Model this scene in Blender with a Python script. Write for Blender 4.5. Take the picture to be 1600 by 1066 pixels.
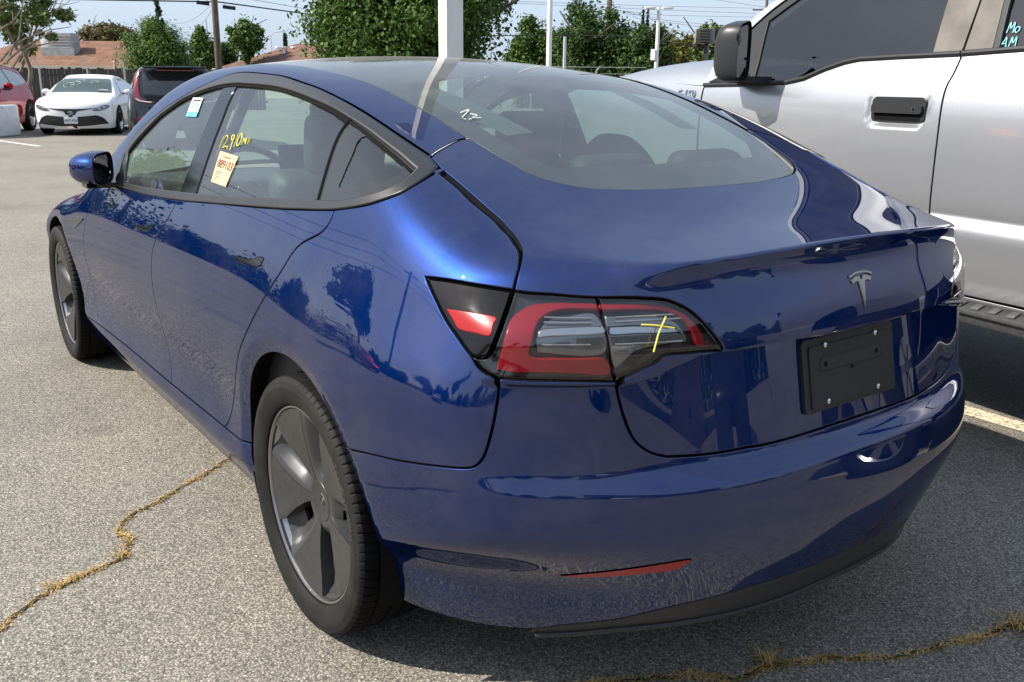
import bpy, bmesh, math, random
import numpy as np
from mathutils import Vector, Matrix, Euler, geometry, noise
random.seed(7)
scene = bpy.context.scene
for o in list(bpy.data.objects):
    bpy.data.objects.remove(o)
COL = scene.collection
R = math.radians

# ------------------------------------------------------------------ camera
CAM = dict(loc=(-2.0066, 1.7074, 1.3625), yaw=0.6279, pitch=0.2753, roll=0.0102, f=1432.9)
def cam_axes():
    cy, sy = math.cos(CAM['yaw']), math.sin(CAM['yaw']); cp, sp = math.cos(CAM['pitch']), math.sin(CAM['pitch'])
    f = Vector((cp*cy, -cp*sy, -sp)); r = Vector((-sy, -cy, 0)); u = r.cross(f)
    c, s = math.cos(CAM['roll']), math.sin(CAM['roll'])
    return c*r + s*u, -s*r + c*u, f
cam_d = bpy.data.cameras.new('camera'); cam = bpy.data.objects.new('camera', cam_d); COL.objects.link(cam)
_r, _u, _f = cam_axes()
m = Matrix((( _r.x, _u.x, -_f.x, 0), (_r.y, _u.y, -_f.y, 0), (_r.z, _u.z, -_f.z, 0), (0, 0, 0, 1)))
m.translation = Vector(CAM['loc']); cam.matrix_world = m
cam_d.sensor_width = 36.0; cam_d.lens = 36.0*CAM['f']/1600.0
cam_d.clip_start = 0.05; cam_d.clip_end = 3000
scene.camera = cam
def at(px, py, depth):
    """point of the place seen at photo position px,py at a depth in metres in front of the camera"""
    return Vector(CAM['loc']) + _f*depth + _r*((px-800)/CAM['f']*depth) - _u*((py-533)/CAM['f']*depth)
def on_z(px, py, z=0.0):
    d = _f + _r*((px-800)/CAM['f']) - _u*((py-533)/CAM['f'])
    t = (z-CAM['loc'][2])/d.z
    return Vector(CAM['loc']) + d*t

# ------------------------------------------------------------------ sky and sun
SUN_AZ, SUN_EL = R(62.7), R(42.0)
w = bpy.data.worlds.new('World'); scene.world = w; w.use_nodes = True
nt = w.node_tree; nt.nodes.clear()
out = nt.nodes.new('ShaderNodeOutputWorld'); bg = nt.nodes.new('ShaderNodeBackground')
sky = nt.nodes.new('ShaderNodeTexSky'); sky.sky_type = 'NISHITA'; sky.sun_disc = False
sky.sun_elevation = SUN_EL; sky.sun_rotation = R(90)-SUN_AZ; sky.air_density = 1.0; sky.dust_density = 2.5; sky.ozone_density = 2.0
# thin high cloud veil, the same everywhere in the sky
tc = nt.nodes.new('ShaderNodeTexCoord'); mp = nt.nodes.new('ShaderNodeMapping'); mp.inputs['Scale'].default_value = (1.3, 1.0, 3.2)
nz = nt.nodes.new('ShaderNodeTexNoise'); nz.inputs['Scale'].default_value = 2.6; nz.inputs['Detail'].default_value = 7; nz.inputs['Roughness'].default_value = .62
cr_ = nt.nodes.new('ShaderNodeValToRGB'); cr_.color_ramp.elements[0].position = .36; cr_.color_ramp.elements[1].position = .80
cr_.color_ramp.elements[0].color = (.60, .60, .60, 1); cr_.color_ramp.elements[1].color = (.95, .95, .95, 1)
mix = nt.nodes.new('ShaderNodeMix'); mix.data_type = 'RGBA'; mix.inputs['B'].default_value = (2.75, 3.32, 4.2, 1)
nt.links.new(tc.outputs['Generated'], mp.inputs['Vector']); nt.links.new(mp.outputs['Vector'], nz.inputs['Vector'])
nt.links.new(nz.outputs['Fac'], cr_.inputs['Fac']); nt.links.new(cr_.outputs['Color'], mix.inputs['Factor'])
nt.links.new(sky.outputs['Color'], mix.inputs['A']); nt.links.new(mix.outputs['Result'], bg.inputs['Color'])
bg.inputs['Strength'].default_value = 0.15
nt.links.new(bg.outputs['Background'], out.inputs['Surface'])
sun_d = bpy.data.lights.new('sun', 'SUN'); sun_d.energy = 5.0; sun_d.angle = R(.55); sun_d.color = (1.0, .93, .83)
sun = bpy.data.objects.new('sun', sun_d); COL.objects.link(sun)
sdir = Vector((math.cos(SUN_AZ)*math.cos(SUN_EL), math.sin(SUN_AZ)*math.cos(SUN_EL), math.sin(SUN_EL)))
sun.rotation_euler = (-sdir).to_track_quat('-Z', 'Y').to_euler(); sun.location = sdir*60
scene.view_settings.view_transform = 'Standard'; scene.view_settings.look = 'None'
scene.view_settings.exposure = 0.66; scene.view_settings.gamma = 1.0
try: scene.view_settings.use_curve_mapping = False
except Exception: pass
scene.cycles.max_bounces = 10; scene.cycles.transparent_max_bounces = 24; scene.cycles.glossy_bounces = 5
scene.cycles.caustics_reflective = False; scene.cycles.caustics_refractive = False

# ------------------------------------------------------------------ materials
MATS = {}
def mat(name, col=(.5, .5, .5), rough=.5, metal=0., coat=0., coat_rough=.02, spec=.5, emit=None, alpha=None, trans=0., ior=1.5):
    if name in MATS: return MATS[name]
    M = bpy.data.materials.new(name); M.use_nodes = True
    b = M.node_tree.nodes['Principled BSDF']
    b.inputs['Base Color'].default_value = (*col, 1); b.inputs['Roughness'].default_value = rough; b.inputs['Metallic'].default_value = metal
    b.inputs['Coat Weight'].default_value = coat; b.inputs['Coat Roughness'].default_value = coat_rough
    b.inputs['Specular IOR Level'].default_value = spec; b.inputs['IOR'].default_value = ior
    b.inputs['Transmission Weight'].default_value = trans
    if emit: b.inputs['Emission Color'].default_value = (*emit[:3], 1); b.inputs['Emission Strength'].default_value = emit[3]
    MATS[name] = M
    return M
def nd(M, t, **kw):
    n = M.node_tree.nodes.new(t)
    for k, v in kw.items():
        if k in n.inputs: n.inputs[k].default_value = v
        else: setattr(n, k, v)
    return n
def lk(M, a, b): M.node_tree.links.new(a, b)
def bsdf(M): return M.node_tree.nodes['Principled BSDF']
def ramp(M, stops, interp='LINEAR'):
    n = nd(M, 'ShaderNodeValToRGB'); e = n.color_ramp.elements; n.color_ramp.interpolation = interp
    while len(e) > 1: e.remove(e[-1])
    e[0].position = stops[0][0]; e[0].color = (*stops[0][1], 1)
    for p, c in stops[1:]:
        q = e.new(p); q.color = (*c, 1)
    return n
def coords(M, scale=(1, 1, 1), kind='Object'):
    t = nd(M, 'ShaderNodeTexCoord'); mpn = nd(M, 'ShaderNodeMapping'); mpn.inputs['Scale'].default_value = scale
    lk(M, t.outputs[kind], mpn.inputs['Vector']); return mpn.outputs['Vector']
def world_coords(M, scale=(1, 1, 1)):
    t = nd(M, 'ShaderNodeNewGeometry'); mpn = nd(M, 'ShaderNodeMapping'); mpn.inputs['Scale'].default_value = scale
    lk(M, t.outputs['Position'], mpn.inputs['Vector']); return mpn.outputs['Vector']
def add_bump(M, height, strength=.3, dist=.01, coat=False):
    b = nd(M, 'ShaderNodeBump'); b.inputs['Strength'].default_value = strength; b.inputs['Distance'].default_value = dist
    lk(M, height, b.inputs['Height']); lk(M, b.outputs['Normal'], bsdf(M).inputs['Normal'])
    return b
def varied(name, c1, c2, scale=6., rough=.6, detail=6, spec=.3, bump=0., bdist=.01, stretch=(1, 1, 1), metal=0., coat=0., pos=(.35, .65)):
    """colour that wanders between two tones, with fine relief"""
    if name in MATS: return MATS[name]
    M = mat(name, c1, rough, metal, coat, spec=spec)
    v = coords(M, stretch); n = nd(M, 'ShaderNodeTexNoise'); n.inputs['Scale'].default_value = scale; n.inputs['Detail'].default_value = detail
    lk(M, v, n.inputs['Vector']); r = ramp(M, [(pos[0], c1), (pos[1], c2)]); lk(M, n.outputs['Fac'], r.inputs['Fac'])
    lk(M, r.outputs['Color'], bsdf(M).inputs['Base Color'])
    if bump: add_bump(M, n.outputs['Fac'], bump, bdist)
    return M
def glass_mat(name, tint=(.75, .85, .80), refl=1.5, dark=1.0, rough=0.0, dust=0.):
    """thin pane: see-through tint plus mirror reflection by Fresnel"""
    if name in MATS: return MATS[name]
    M = bpy.data.materials.new(name); M.use_nodes = True; t = M.node_tree; t.nodes.clear()
    o = t.nodes.new('ShaderNodeOutputMaterial'); mx = t.nodes.new('ShaderNodeMixShader'); fr = t.nodes.new('ShaderNodeFresnel'); ge = t.nodes.new('ShaderNodeNewGeometry'); ma = t.nodes.new('ShaderNodeMath'); ma.operation = 'MULTIPLY_ADD'; ma.inputs[1].default_value = 1/refl-refl; ma.inputs[2].default_value = refl
    t.links.new(ge.outputs['Backfacing'], ma.inputs[0]); t.links.new(ma.outputs[0], fr.inputs['IOR'])
    tr = t.nodes.new('ShaderNodeBsdfTransparent'); tr.inputs['Color'].default_value = (*[c*dark for c in tint], 1)
    gl = t.nodes.new('ShaderNodeBsdfGlossy'); gl.inputs['Roughness'].default_value = rough
    t.links.new(fr.outputs['Fac'], mx.inputs['Fac']); t.links.new(tr.outputs[0], mx.inputs[1]); t.links.new(gl.outputs[0], mx.inputs[2]); t.links.new(mx.outputs[0], o.inputs['Surface'])
    if dust:   # thin dust film, denser in cloudy patches, thicker along slanting sight lines
        lw = t.nodes.new('ShaderNodeLayerWeight'); lw.inputs['Blend'].default_value = .5; m1 = t.nodes.new('ShaderNodeMath'); m1.operation = 'SUBTRACT'; m1.inputs[0].default_value = 1.07; t.links.new(lw.outputs['Facing'], m1.inputs[1])
        tcn = t.nodes.new('ShaderNodeTexCoord'); nzn = t.nodes.new('ShaderNodeTexNoise'); nzn.inputs['Scale'].default_value = 5; nzn.inputs['Detail'].default_value = 8; t.links.new(tcn.outputs['Object'], nzn.inputs['Vector'])
        m0 = t.nodes.new('ShaderNodeMath'); m0.operation = 'MULTIPLY'; m0.inputs[1].default_value = dust*2; t.links.new(nzn.outputs['Fac'], m0.inputs[0])
        m2 = t.nodes.new('ShaderNodeMath'); m2.operation = 'DIVIDE'; m2.use_clamp = True; t.links.new(m0.outputs[0], m2.inputs[0]); t.links.new(m1.outputs[0], m2.inputs[1])
        df = t.nodes.new('ShaderNodeBsdfDiffuse'); df.inputs['Color'].default_value = (.50, .49, .47, 1); mx2 = t.nodes.new('ShaderNodeMixShader')
        t.links.new(m2.outputs[0], mx2.inputs[0]); t.links.new(mx.outputs[0], mx2.inputs[1]); t.links.new(df.outputs[0], mx2.inputs[2]); t.links.new(mx2.outputs[0], o.inputs['Surface'])
    MATS[name] = M
    return M

# ------------------------------------------------------------------ mesh helpers
def link(o, parent=None):
    COL.objects.link(o)
    if parent is not None: o.parent = parent
    return o
def tag(o, label=None, cat=None, group=None, kind=None):
    if label: o['label'] = label
    if cat: o['category'] = cat
    if group: o['group'] = group
    if kind: o['kind'] = kind
    return o
def empty(name, label=None, cat=None, group=None, loc=(0, 0, 0), rotz=0.):
    o = bpy.data.objects.new(name, None); o.empty_display_size = .2; COL.objects.link(o)
    o.location = loc; o.rotation_euler = (0, 0, rotz)
    return tag(o, label, cat, group)
def raw(name, verts, faces, m, parent=None, smooth=False, normals=None, mi=None):
    me = bpy.data.meshes.new(name); me.from_pydata([tuple(v) for v in verts], [], faces)
    if mi is None: me.validate()
    me.update()
    for q in (m if isinstance(m, (list, tuple)) else [m]): me.materials.append(q)
    if mi is not None:
        for p, k in zip(me.polygons, mi): p.material_index = k
    if smooth or normals is not None:
        me.polygons.foreach_set('use_smooth', [True]*len(me.polygons))
    if normals is not None: me.normals_split_custom_set_from_vertices([tuple(n) for n in normals])
    return link(bpy.data.objects.new(name, me), parent)
class MB:
    """collects shapes, then links them as one mesh"""
    def __init__(s): s.bm = bmesh.new()
    def box(s, c, size, rot=None, bevel=0., seg=2):
        M = Matrix.Translation(c)
        if rot is not None: M = M @ (rot.to_matrix().to_4x4() if isinstance(rot, Euler) else Euler(rot).to_matrix().to_4x4())
        g = bmesh.ops.create_cube(s.bm, size=1.0, matrix=M @ Matrix.Diagonal((*size, 1)))
        if bevel:
            es = list({e for v in g['verts'] for e in v.link_edges})
            bmesh.ops.bevel(s.bm, geom=es, offset=bevel, segments=seg, profile=.6, affect='EDGES', clamp_overlap=True)
        return s
    def cyl(s, a, b, r1, r2=None, n=12, caps=True):
        a, b = Vector(a), Vector(b); r2 = r1 if r2 is None else r2; d = b-a; L = d.length
        if L < 1e-6: return s
        q = d.to_track_quat('Z', 'Y').to_matrix().to_4x4()
        bmesh.ops.create_cone(s.bm, cap_ends=caps, segments=n, radius1=r1, radius2=r2, depth=L, matrix=Matrix.Translation((a+b)/2) @ q)
        return s
    def tube(s, pts, r, n=8, closed=False):
        pts = [Vector(p) for p in pts]; N_ = len(pts); rs = r if isinstance(r, (list, tuple)) else [r]*N_
        rings = []; up = None
        for i, p in enumerate(pts):
            t = (pts[(i+1) % N_] - pts[i-1]) if closed or 0 < i < N_-1 else (pts[1]-pts[0] if i == 0 else pts[-1]-pts[-2])
            t.normalize()
            if up is None: up = t.orthogonal().normalized()
            up = (up - t*up.dot(t)); up = up.normalized() if up.length > 1e-6 else t.orthogonal().normalized()
            sd = t.cross(up)
            rings.append([s.bm.verts.new(p + (up*math.cos(2*math.pi*k/n) + sd*math.sin(2*math.pi*k/n))*rs[i]) for k in range(n)])
        for i in range(N_ if closed else N_-1):
            A, B = rings[i], rings[(i+1) % N_]
            for k in range(n): s.bm.faces.new((A[k], A[(k+1) % n], B[(k+1) % n], B[k]))
        if not closed:
            s.bm.faces.new(rings[0][::-1]); s.bm.faces.new(rings[-1])
        return s
    def lathe(s, prof, n=48, M=Matrix.Identity(4), closed=False):
        """prof: (radius, axial) pairs turned about local Y"""
        rings = []
        for r, a in prof:
            rings.append([s.bm.verts.new(M @ Vector((r*math.cos(2*math.pi*k/n), a, r*math.sin(2*math.pi*k/n)))) for k in range(n)] if r > 1e-5 else [s.bm.verts.new(M @ Vector((0, a, 0)))])
        L = list(zip(rings, rings[1:])) + ([(rings[-1], rings[0])] if closed else [])
        for A, B in L:
            for k in range(n):
                k2 = (k+1) % n
                if len(A) == 1 and len(B) == 1: continue
                if len(A) == 1: s.bm.faces.new((A[0], B[k], B[k2]))
                elif len(B) == 1: s.bm.faces.new((A[k2], A[k], B[0]))
                else: s.bm.faces.new((A[k2], A[k], B[k], B[k2]))
        return s
    def poly(s, pts): s.bm.faces.new([s.bm.verts.new(p) for p in pts]); return s
    def prism(s, pts2, f, t0, t1):
        """outline pts2 extruded; f(u,v,t)->xyz"""
        A = [s.bm.verts.new(f(u, v, t0)) for u, v in pts2]; B = [s.bm.verts.new(f(u, v, t1)) for u, v in pts2]; n = len(pts2)
        for k in range(n): s.bm.faces.new((A[k], A[(k+1) % n], B[(k+1) % n], B[k]))
        s.bm.faces.new(A[::-1]); s.bm.faces.new(B)
        return s
    def sphere(s, c, r, scale=(1, 1, 1), u=16, v=10, rot=None):
        M = Matrix.Translation(c) @ (Euler(rot).to_matrix().to_4x4() if rot else Matrix.Identity(4)) @ Matrix.Diagonal((*[r*k for k in scale], 1))
        bmesh.ops.create_uvsphere(s.bm, u_segments=u, v_segments=v, radius=1, matrix=M); return s
    def grid(s, rows, closed_u=False):
        V = [[s.bm.verts.new(p) for p in row] for row in rows]
        for a, b in zip(V, V[1:]):
            n = len(a)
            for k in range(n if closed_u else n-1): s.bm.faces.new((a[k], a[(k+1) % n], b[(k+1) % n], b[k]))
        return s
    def bevel(s, off, seg=2, angle=30):
        es = [e for e in s.bm.edges if len(e.link_faces) == 2 and e.calc_face_angle(0) > R(angle)]
        bmesh.ops.bevel(s.bm, geom=es, offset=off, segments=seg, profile=.6, affect='EDGES', clamp_overlap=True); return s
    def build(s, name, m, parent=None, smooth=True, angle=35, subsurf=0, xf=None):
        if xf is not None: bmesh.ops.transform(s.bm, matrix=xf, verts=s.bm.verts)
        bmesh.ops.recalc_face_normals(s.bm, faces=s.bm.faces)
        me = bpy.data.meshes.new(name); s.bm.to_mesh(me); s.bm.free()
        for q in (m if isinstance(m, (list, tuple)) else [m]): me.materials.append(q)
        o = link(bpy.data.objects.new(name, me), parent)
        if smooth:
            me.polygons.foreach_set('use_smooth', [True]*len(me.polygons))
            me.set_sharp_from_angle(angle=R(angle))
        if subsurf:
            md = o.modifiers.new('sub', 'SUBSURF'); md.levels = subsurf; md.render_levels = subsurf
        return o
def text_mesh(s, size=1., bold=False, shear=0., extrude=0., align='CENTER', spacing=1.):
    """the outline font as a flat mesh: returns verts (x,y,z) and faces"""
    cu = bpy.data.curves.new('txt', 'FONT'); cu.body = s; cu.size = size; cu.align_x = align; cu.align_y = 'CENTER'; cu.shear = shear
    cu.extrude = extrude; cu.space_character = spacing; cu.resolution_u = 3; cu.offset = .012*size if bold else 0.
    o = bpy.data.objects.new('txt', cu); COL.objects.link(o); bpy.context.view_layer.update()
    dg = bpy.context.evaluated_depsgraph_get(); me = o.evaluated_get(dg).to_mesh()
    V = [tuple(v.co) for v in me.vertices]; Fc = [tuple(p.vertices) for p in me.polygons]
    o.evaluated_get(dg).to_mesh_clear(); bpy.data.objects.remove(o); bpy.data.curves.remove(cu)
    return V, Fc
def copy_tree(o, parent=None):
    c = o.copy(); COL.objects.link(c); c.parent = parent
    for ch in list(o.children): copy_tree(ch, c)
    return c
# ------------------------------------------------------------------ body surface of the sedan
class Sp:
    """natural cubic spline basis"""
    def __init__(s,k):
        s.k=np.array(k,float); n=len(k); h=np.diff(s.k); s.h=h
        A=np.zeros((n,n)); B=np.zeros((n,n)); A[0,0]=A[-1,-1]=1
        for i in range(1,n-1):
            A[i,i-1]=h[i-1]; A[i,i]=2*(h[i-1]+h[i]); A[i,i+1]=h[i]
            B[i,i-1]=6/h[i-1]; B[i,i+1]=6/h[i]; B[i,i]=-6/h[i-1]-6/h[i]
        s.M=np.linalg.solve(A,B)
    def W(s,x):
        k,h=s.k,s.h; n=len(k); x=np.asarray(x,float)
        xc=np.clip(x,k[0],k[-1]); i=np.clip(np.searchsorted(k,xc)-1,0,n-2)
        hi=h[i]; b=(xc-k[i])/hi; a=1-b
        I=np.eye(n)
        W=a[:,None]*I[i]+b[:,None]*I[i+1]+(((a**3-a)*hi*hi/6)[:,None])*s.M[i]+(((b**3-b)*hi*hi/6)[:,None])*s.M[i+1]
        # linear extrapolation
        lo=x<k[0]; hi_=x>k[-1]
        if lo.any():
            d=(I[1]-I[0])/h[0]-h[0]/6*(2*s.M[0]+s.M[1]); W[lo]+= (x[lo]-k[0])[:,None]*d
        if hi_.any():
            d=(I[-1]-I[-2])/h[-1]+h[-1]/6*(2*s.M[-1]+s.M[-2]); W[hi_]+=(x[hi_]-k[-1])[:,None]*d
        return W
class S1:
    def __init__(s,k,v): s.b=Sp(k); s.v=np.array(v,float)
    def __call__(s,x):
        x=np.asarray(x,float); return (s.b.W(x.ravel())@s.v).reshape(x.shape)
def sst(t): t=np.clip(t,0,1); return t*t*t*(t*(6*t-15)+10)
def smax(a,b,k):
    h=np.maximum(k-np.abs(a-b),0)/k
    return np.maximum(a,b)+h**3*k/6
def hinge(t,w):  # smooth max(t,0)
    return .5*(t+np.sqrt(t*t+w*w))
# ---- tables
LX=[-1.0,-.7,-.45,-.2,0,.3,.6,1.0,1.6,2.2,2.6,2.875,3.15,3.4,3.62,3.8]
LZ=[.15,.22,.30,.36,.45,.62,.78,.92,1.05,1.2]
mid=[.735,.832,.890,.916,.921,.912,.904,.902,.905,.907,.916,.924,.906,.83,.69,.52]
off_d=[-.075,-.05,-.006,-.012,-.020,0,.002,-.020,-.070,-.13]   # doors
off_r=[-.11,-.075,-.045,-.028,-.010,0,-.004,-.018,-.065,-.13]  # rear quarter / bumper
off_f=[-.09,-.06,-.04,-.025,-.010,0,-.004,-.042,-.13,-.24]     # front fender
wr=[1,1,1,1,.85,.45,.1,0,0,0,0,0,0,0,0,0]
wf=[0,0,0,0,0,0,0,0,0,.12,.6,1,1,1,1,1]
C=np.array([[mid[i]+wr[i]*off_r[j]+wf[i]*off_f[j]+(1-wr[i]-wf[i])*off_d[j] for j in range(len(LZ))] for i in range(len(LX))])
bx,bz=Sp(LX),Sp(LZ)
def arch(x,z):
    r=np.hypot(x-.022,z-.345); r2=np.hypot(x-2.868,z-.345)
    h=.40*hinge(.416-r,.003)+.40*hinge(.410-r2,.003)
    return .03*np.tanh(h/.03)
def yL(x,z):
    y=np.einsum('ni,ij,nj->n',bx.W(x),C,bz.W(z))
    return y-arch(x,z)
ub=S1([-1.0,-.7,-.4,0,.5,1.2,1.8,2.3,3.0],[.615,.75,.828,.864,.872,.870,.862,.845,.80])
def yU(x,z):
    d=z-.95
    return ub(x)-.38*d-.36*d*np.abs(d)
zc=S1([-1.0,-.89,-.8,-.7,-.6,-.5,-.4,-.15,.1,.34,.68,1.0,1.3,1.6,1.9,2.25,2.45,2.8,3.2,3.5,3.72],
      [1.058,1.060,1.066,1.077,1.097,1.127,1.165,1.262,1.342,1.398,1.438,1.449,1.440,1.395,1.27,1.07,.975,.90,.83,.74,.60])
cr=S1([-1.0,-.8,-.6,-.3,.1,.6,1.2,1.8,2.3,2.8,3.5],[.10,.10,.10,.11,.12,.12,.125,.14,.16,.12,.2])
def zT(x,y):
    return zc(x)-cr(x)*y*y
xb=S1([.10,.20,.26,.33,.40,.48,.55,.62,.75,.87,.90,.957,1.0,1.03,1.06,1.15],
      [-.79,-.868,-.910,-.944,-.966,-.977,-.974,-.962,-.942,-.926,-.922,-.906,-.892,-.888,-.893,-.915])
def xR(y,z):
    a=np.abs(y)
    m1=1-sst((a-.42)/.26)            # recess mask
    droop=.05*sst((a-.25)/.45)
    zz=z+droop*sst((z-.9)/.15)
    zk=.874-.046*sst((a-.40)/.20)
    D=(.046-.012*(.868-z)/.2)*sst((zk-z)/.012)*sst((z-.602)/.056)
    return xb(zz)+(.102+.10*sst((.56-z)/.26))*(a/.58)**2.8+D*(.3+.7*m1)*(1-sst((a-.75)/.2))
kt=S1([-1,-.75,-.5,0,.6,1.6,2.4,3.6],[.16,.16,.15,.09,.08,.08,.08,.15])
def F(P):
    x,y,z=P[:,0],np.abs(P[:,1]),P[:,2]
    y=np.sqrt(y*y+1e-8)
    zl=np.clip(z,.1,1.25)
    a=y-yL(x,zl); b=(y-yU(x,z))*.87
    # shoulder blend: soft along doors, tighter toward lamp
    k1=.10-.07*sst((-x-.15)/.35)
    f=smax(a,b,k1)
    t=(z-zT(x,y))*.97
    f=smax(f,t,kt(x))
    # rear
    rr=(xR(y,z)-x)*.96
    k3=.012+.15*sst((y-.42)/.25)*sst((z-.88)/.1)+.07*sst((.95-z)/.1)*sst((y-.5)/.2)
    f=smax(f,rr,k3)
    # nose
    f=smax(f,(x-(3.70-.30*(y/.8)**3-.6*(z-.5)**2))*.9,.10)
    return f
def N(P,e=1e-4):
    g=np.stack([F(P+d)-F(P-d) for d in np.eye(3)*e],1)
    return g/np.linalg.norm(g,axis=1,keepdims=True)
def march(o,d,tmax=3.0,step=.01,t0=0.):
    step=max(step,.024)
    """first hit from outside; o,d arrays (n,3). returns t (nan if none)"""
    n=len(o); ts=np.arange(t0,tmax,step); res=np.full(n,np.nan)
    alive=np.ones(n,bool); prev=np.zeros(n)+t0
    CH=12
    for s in range(0,len(ts),CH):
        idx=np.where(alive)[0]
        if len(idx)==0: break
        tt=ts[s:s+CH]
        P=(o[idx][:,None,:]+d[idx][:,None,:]*tt[None,:,None])
        f=F(P.reshape(-1,3)).reshape(len(idx),-1)
        neg=f<0; any_=neg.any(1); k=neg.argmax(1)
        hit=idx[any_]; res[hit]=tt[k[any_]]; alive[hit]=False
    ok=~np.isnan(res); lo=res[ok]-step; hi=res[ok].copy()
    for _ in range(15):
        m=(lo+hi)/2; f=F(o[ok]+d[ok]*m[:,None]); ng=f<0
        hi=np.where(ng,m,hi); lo=np.where(ng,lo,m)
    res[ok]=hi
    return res
# ------------------------------------------------------------------ panel maker: outlines laid on the body surface
class Fam:
    def __init__(s, kind): s.k = kind; s.normal = N
    def inv(s, P):
        P = np.atleast_2d(np.array(P, float)); x, y, z = P.T
        if s.k == 'side': return np.stack([x, z], 1)
        if s.k == 'top': return np.stack([x, y], 1)
        if s.k == 'tube': return np.stack([x, .45*np.arctan2(z-.95, y-.15)], 1)
        if s.k == 'wrap': return np.stack([.85*np.arctan2(y, -x), z], 1)
        if s.k == 'lid': return np.stack([y, .5*np.arctan2(z-.75, -(x+.35))], 1)
    def rays(s, uv):
        u, v = uv.T; n = len(u); Z = np.zeros(n); I = np.ones(n)
        if s.k == 'side': return np.stack([u, I*1.15, v], 1), np.stack([Z, -I, Z], 1)
        if s.k == 'top': return np.stack([u, v, I*1.6], 1), np.stack([Z, Z, -I], 1)
        if s.k == 'tube':
            a = v/.45; d = np.stack([Z, np.cos(a), np.sin(a)], 1); return np.stack([u, I*.15, I*.95], 1)+d*.95, -d
        if s.k == 'wrap':
            a = u/.85; d = np.stack([-np.cos(a), np.sin(a), Z], 1); return np.stack([Z, Z, v], 1)+d*1.15, -d
        if s.k == 'lid':
            a = v/.5; d = np.stack([-np.cos(a), Z, np.sin(a)], 1); return np.stack([-.35*I, u, .75*I], 1)+d*.85, -d
    def lift(s, uv):
        o, d = s.rays(np.asarray(uv, float)); t = march(o, d, 1.1, .012); bad = np.isnan(t)
        if bad.any(): t[bad] = .5
        return o+d*t[:, None]
class SideField:
    """a vehicle flank given as y = fn(x, z)"""
    def __init__(s, fn): s.fn = fn
    def inv(s, P): P = np.atleast_2d(np.array([(p[0], p[-1]) for p in P], float)); return P
    def lift(s, uv): uv = np.asarray(uv, float); return np.stack([uv[:, 0], s.fn(uv[:, 0], uv[:, 1]), uv[:, 1]], 1)
    def normal(s, P):
        e = 1e-4; x, z = P[:, 0], P[:, 2]; gx = (s.fn(x+e, z)-s.fn(x-e, z))/(2*e); gz = (s.fn(x, z+e)-s.fn(x, z-e))/(2*e)
        n = np.stack([-gx, np.ones(len(P)), -gz], 1); return n/np.linalg.norm(n, axis=1, keepdims=True)
def crom(P, ds):
    """smooth curve through the points, resampled"""
    P = np.array(P, float)
    if len(P) < 2: return P
    if len(P) == 2: Q = P
    else:
        E_ = np.vstack([2*P[0]-P[1], P, 2*P[-1]-P[-2]]); Q = []
        for i in range(1, len(E_)-2):
            p0, p1, p2, p3 = E_[i-1:i+3]
            t = np.linspace(0, 1, 12, endpoint=False)[:, None]
            Q.append(.5*((2*p1)+(-p0+p2)*t+(2*p0-5*p1+4*p2-p3)*t**2+(-p0+3*p1-3*p2+p3)*t**3))
        Q = np.vstack(Q+[P[-1:]])
    L = np.r_[0, np.cumsum(np.linalg.norm(np.diff(Q, axis=0), axis=1))]
    n = max(2, int(round(L[-1]/ds))+1); s = np.linspace(0, L[-1], n)
    return np.stack([np.interp(s, L, Q[:, k]) for k in range(Q.shape[1])], 1)
def loop_uv(fam, segs, ds):
    out = []
    for s in segs:
        c = crom(fam.inv(s), ds)
        if out and np.linalg.norm(out[-1][-1]-c[0]) < ds*.35: c = c[1:]
        out.append(c)
    L = np.vstack(out)
    if np.linalg.norm(L[0]-L[-1]) < ds*.35: L = L[:-1]
    a = np.sum(L[:, 0]*np.roll(L[:, 1], -1)-np.roll(L[:, 0], -1)*L[:, 1])
    return L if a > 0 else L[::-1].copy()
def inset(L, d):
    e1 = L-np.roll(L, 1, 0); e2 = np.roll(L, -1, 0)-L
    n1 = np.stack([-e1[:, 1], e1[:, 0]], 1); n2 = np.stack([-e2[:, 1], e2[:, 0]], 1)
    n1 /= np.linalg.norm(n1, axis=1, keepdims=True)+1e-12; n2 /= np.linalg.norm(n2, axis=1, keepdims=True)+1e-12
    b = n1+n2; bl = np.linalg.norm(b, axis=1, keepdims=True); b /= np.maximum(bl, 1e-6)
    c = np.clip(np.sum(b*n1, 1), .45, 1)
    return L+b*(d/c)[:, None]
def inside(P, L):
    x, y = P[:, 0][:, None], P[:, 1][:, None]; x1, y1 = L[:, 0], L[:, 1]; x2, y2 = np.roll(x1, -1), np.roll(y1, -1)
    c = ((y1 > y) != (y2 > y)) & (x < (x2-x1)*(y-y1)/(y2-y1+1e-15)+x1)
    return c.sum(1) % 2 == 1
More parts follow.
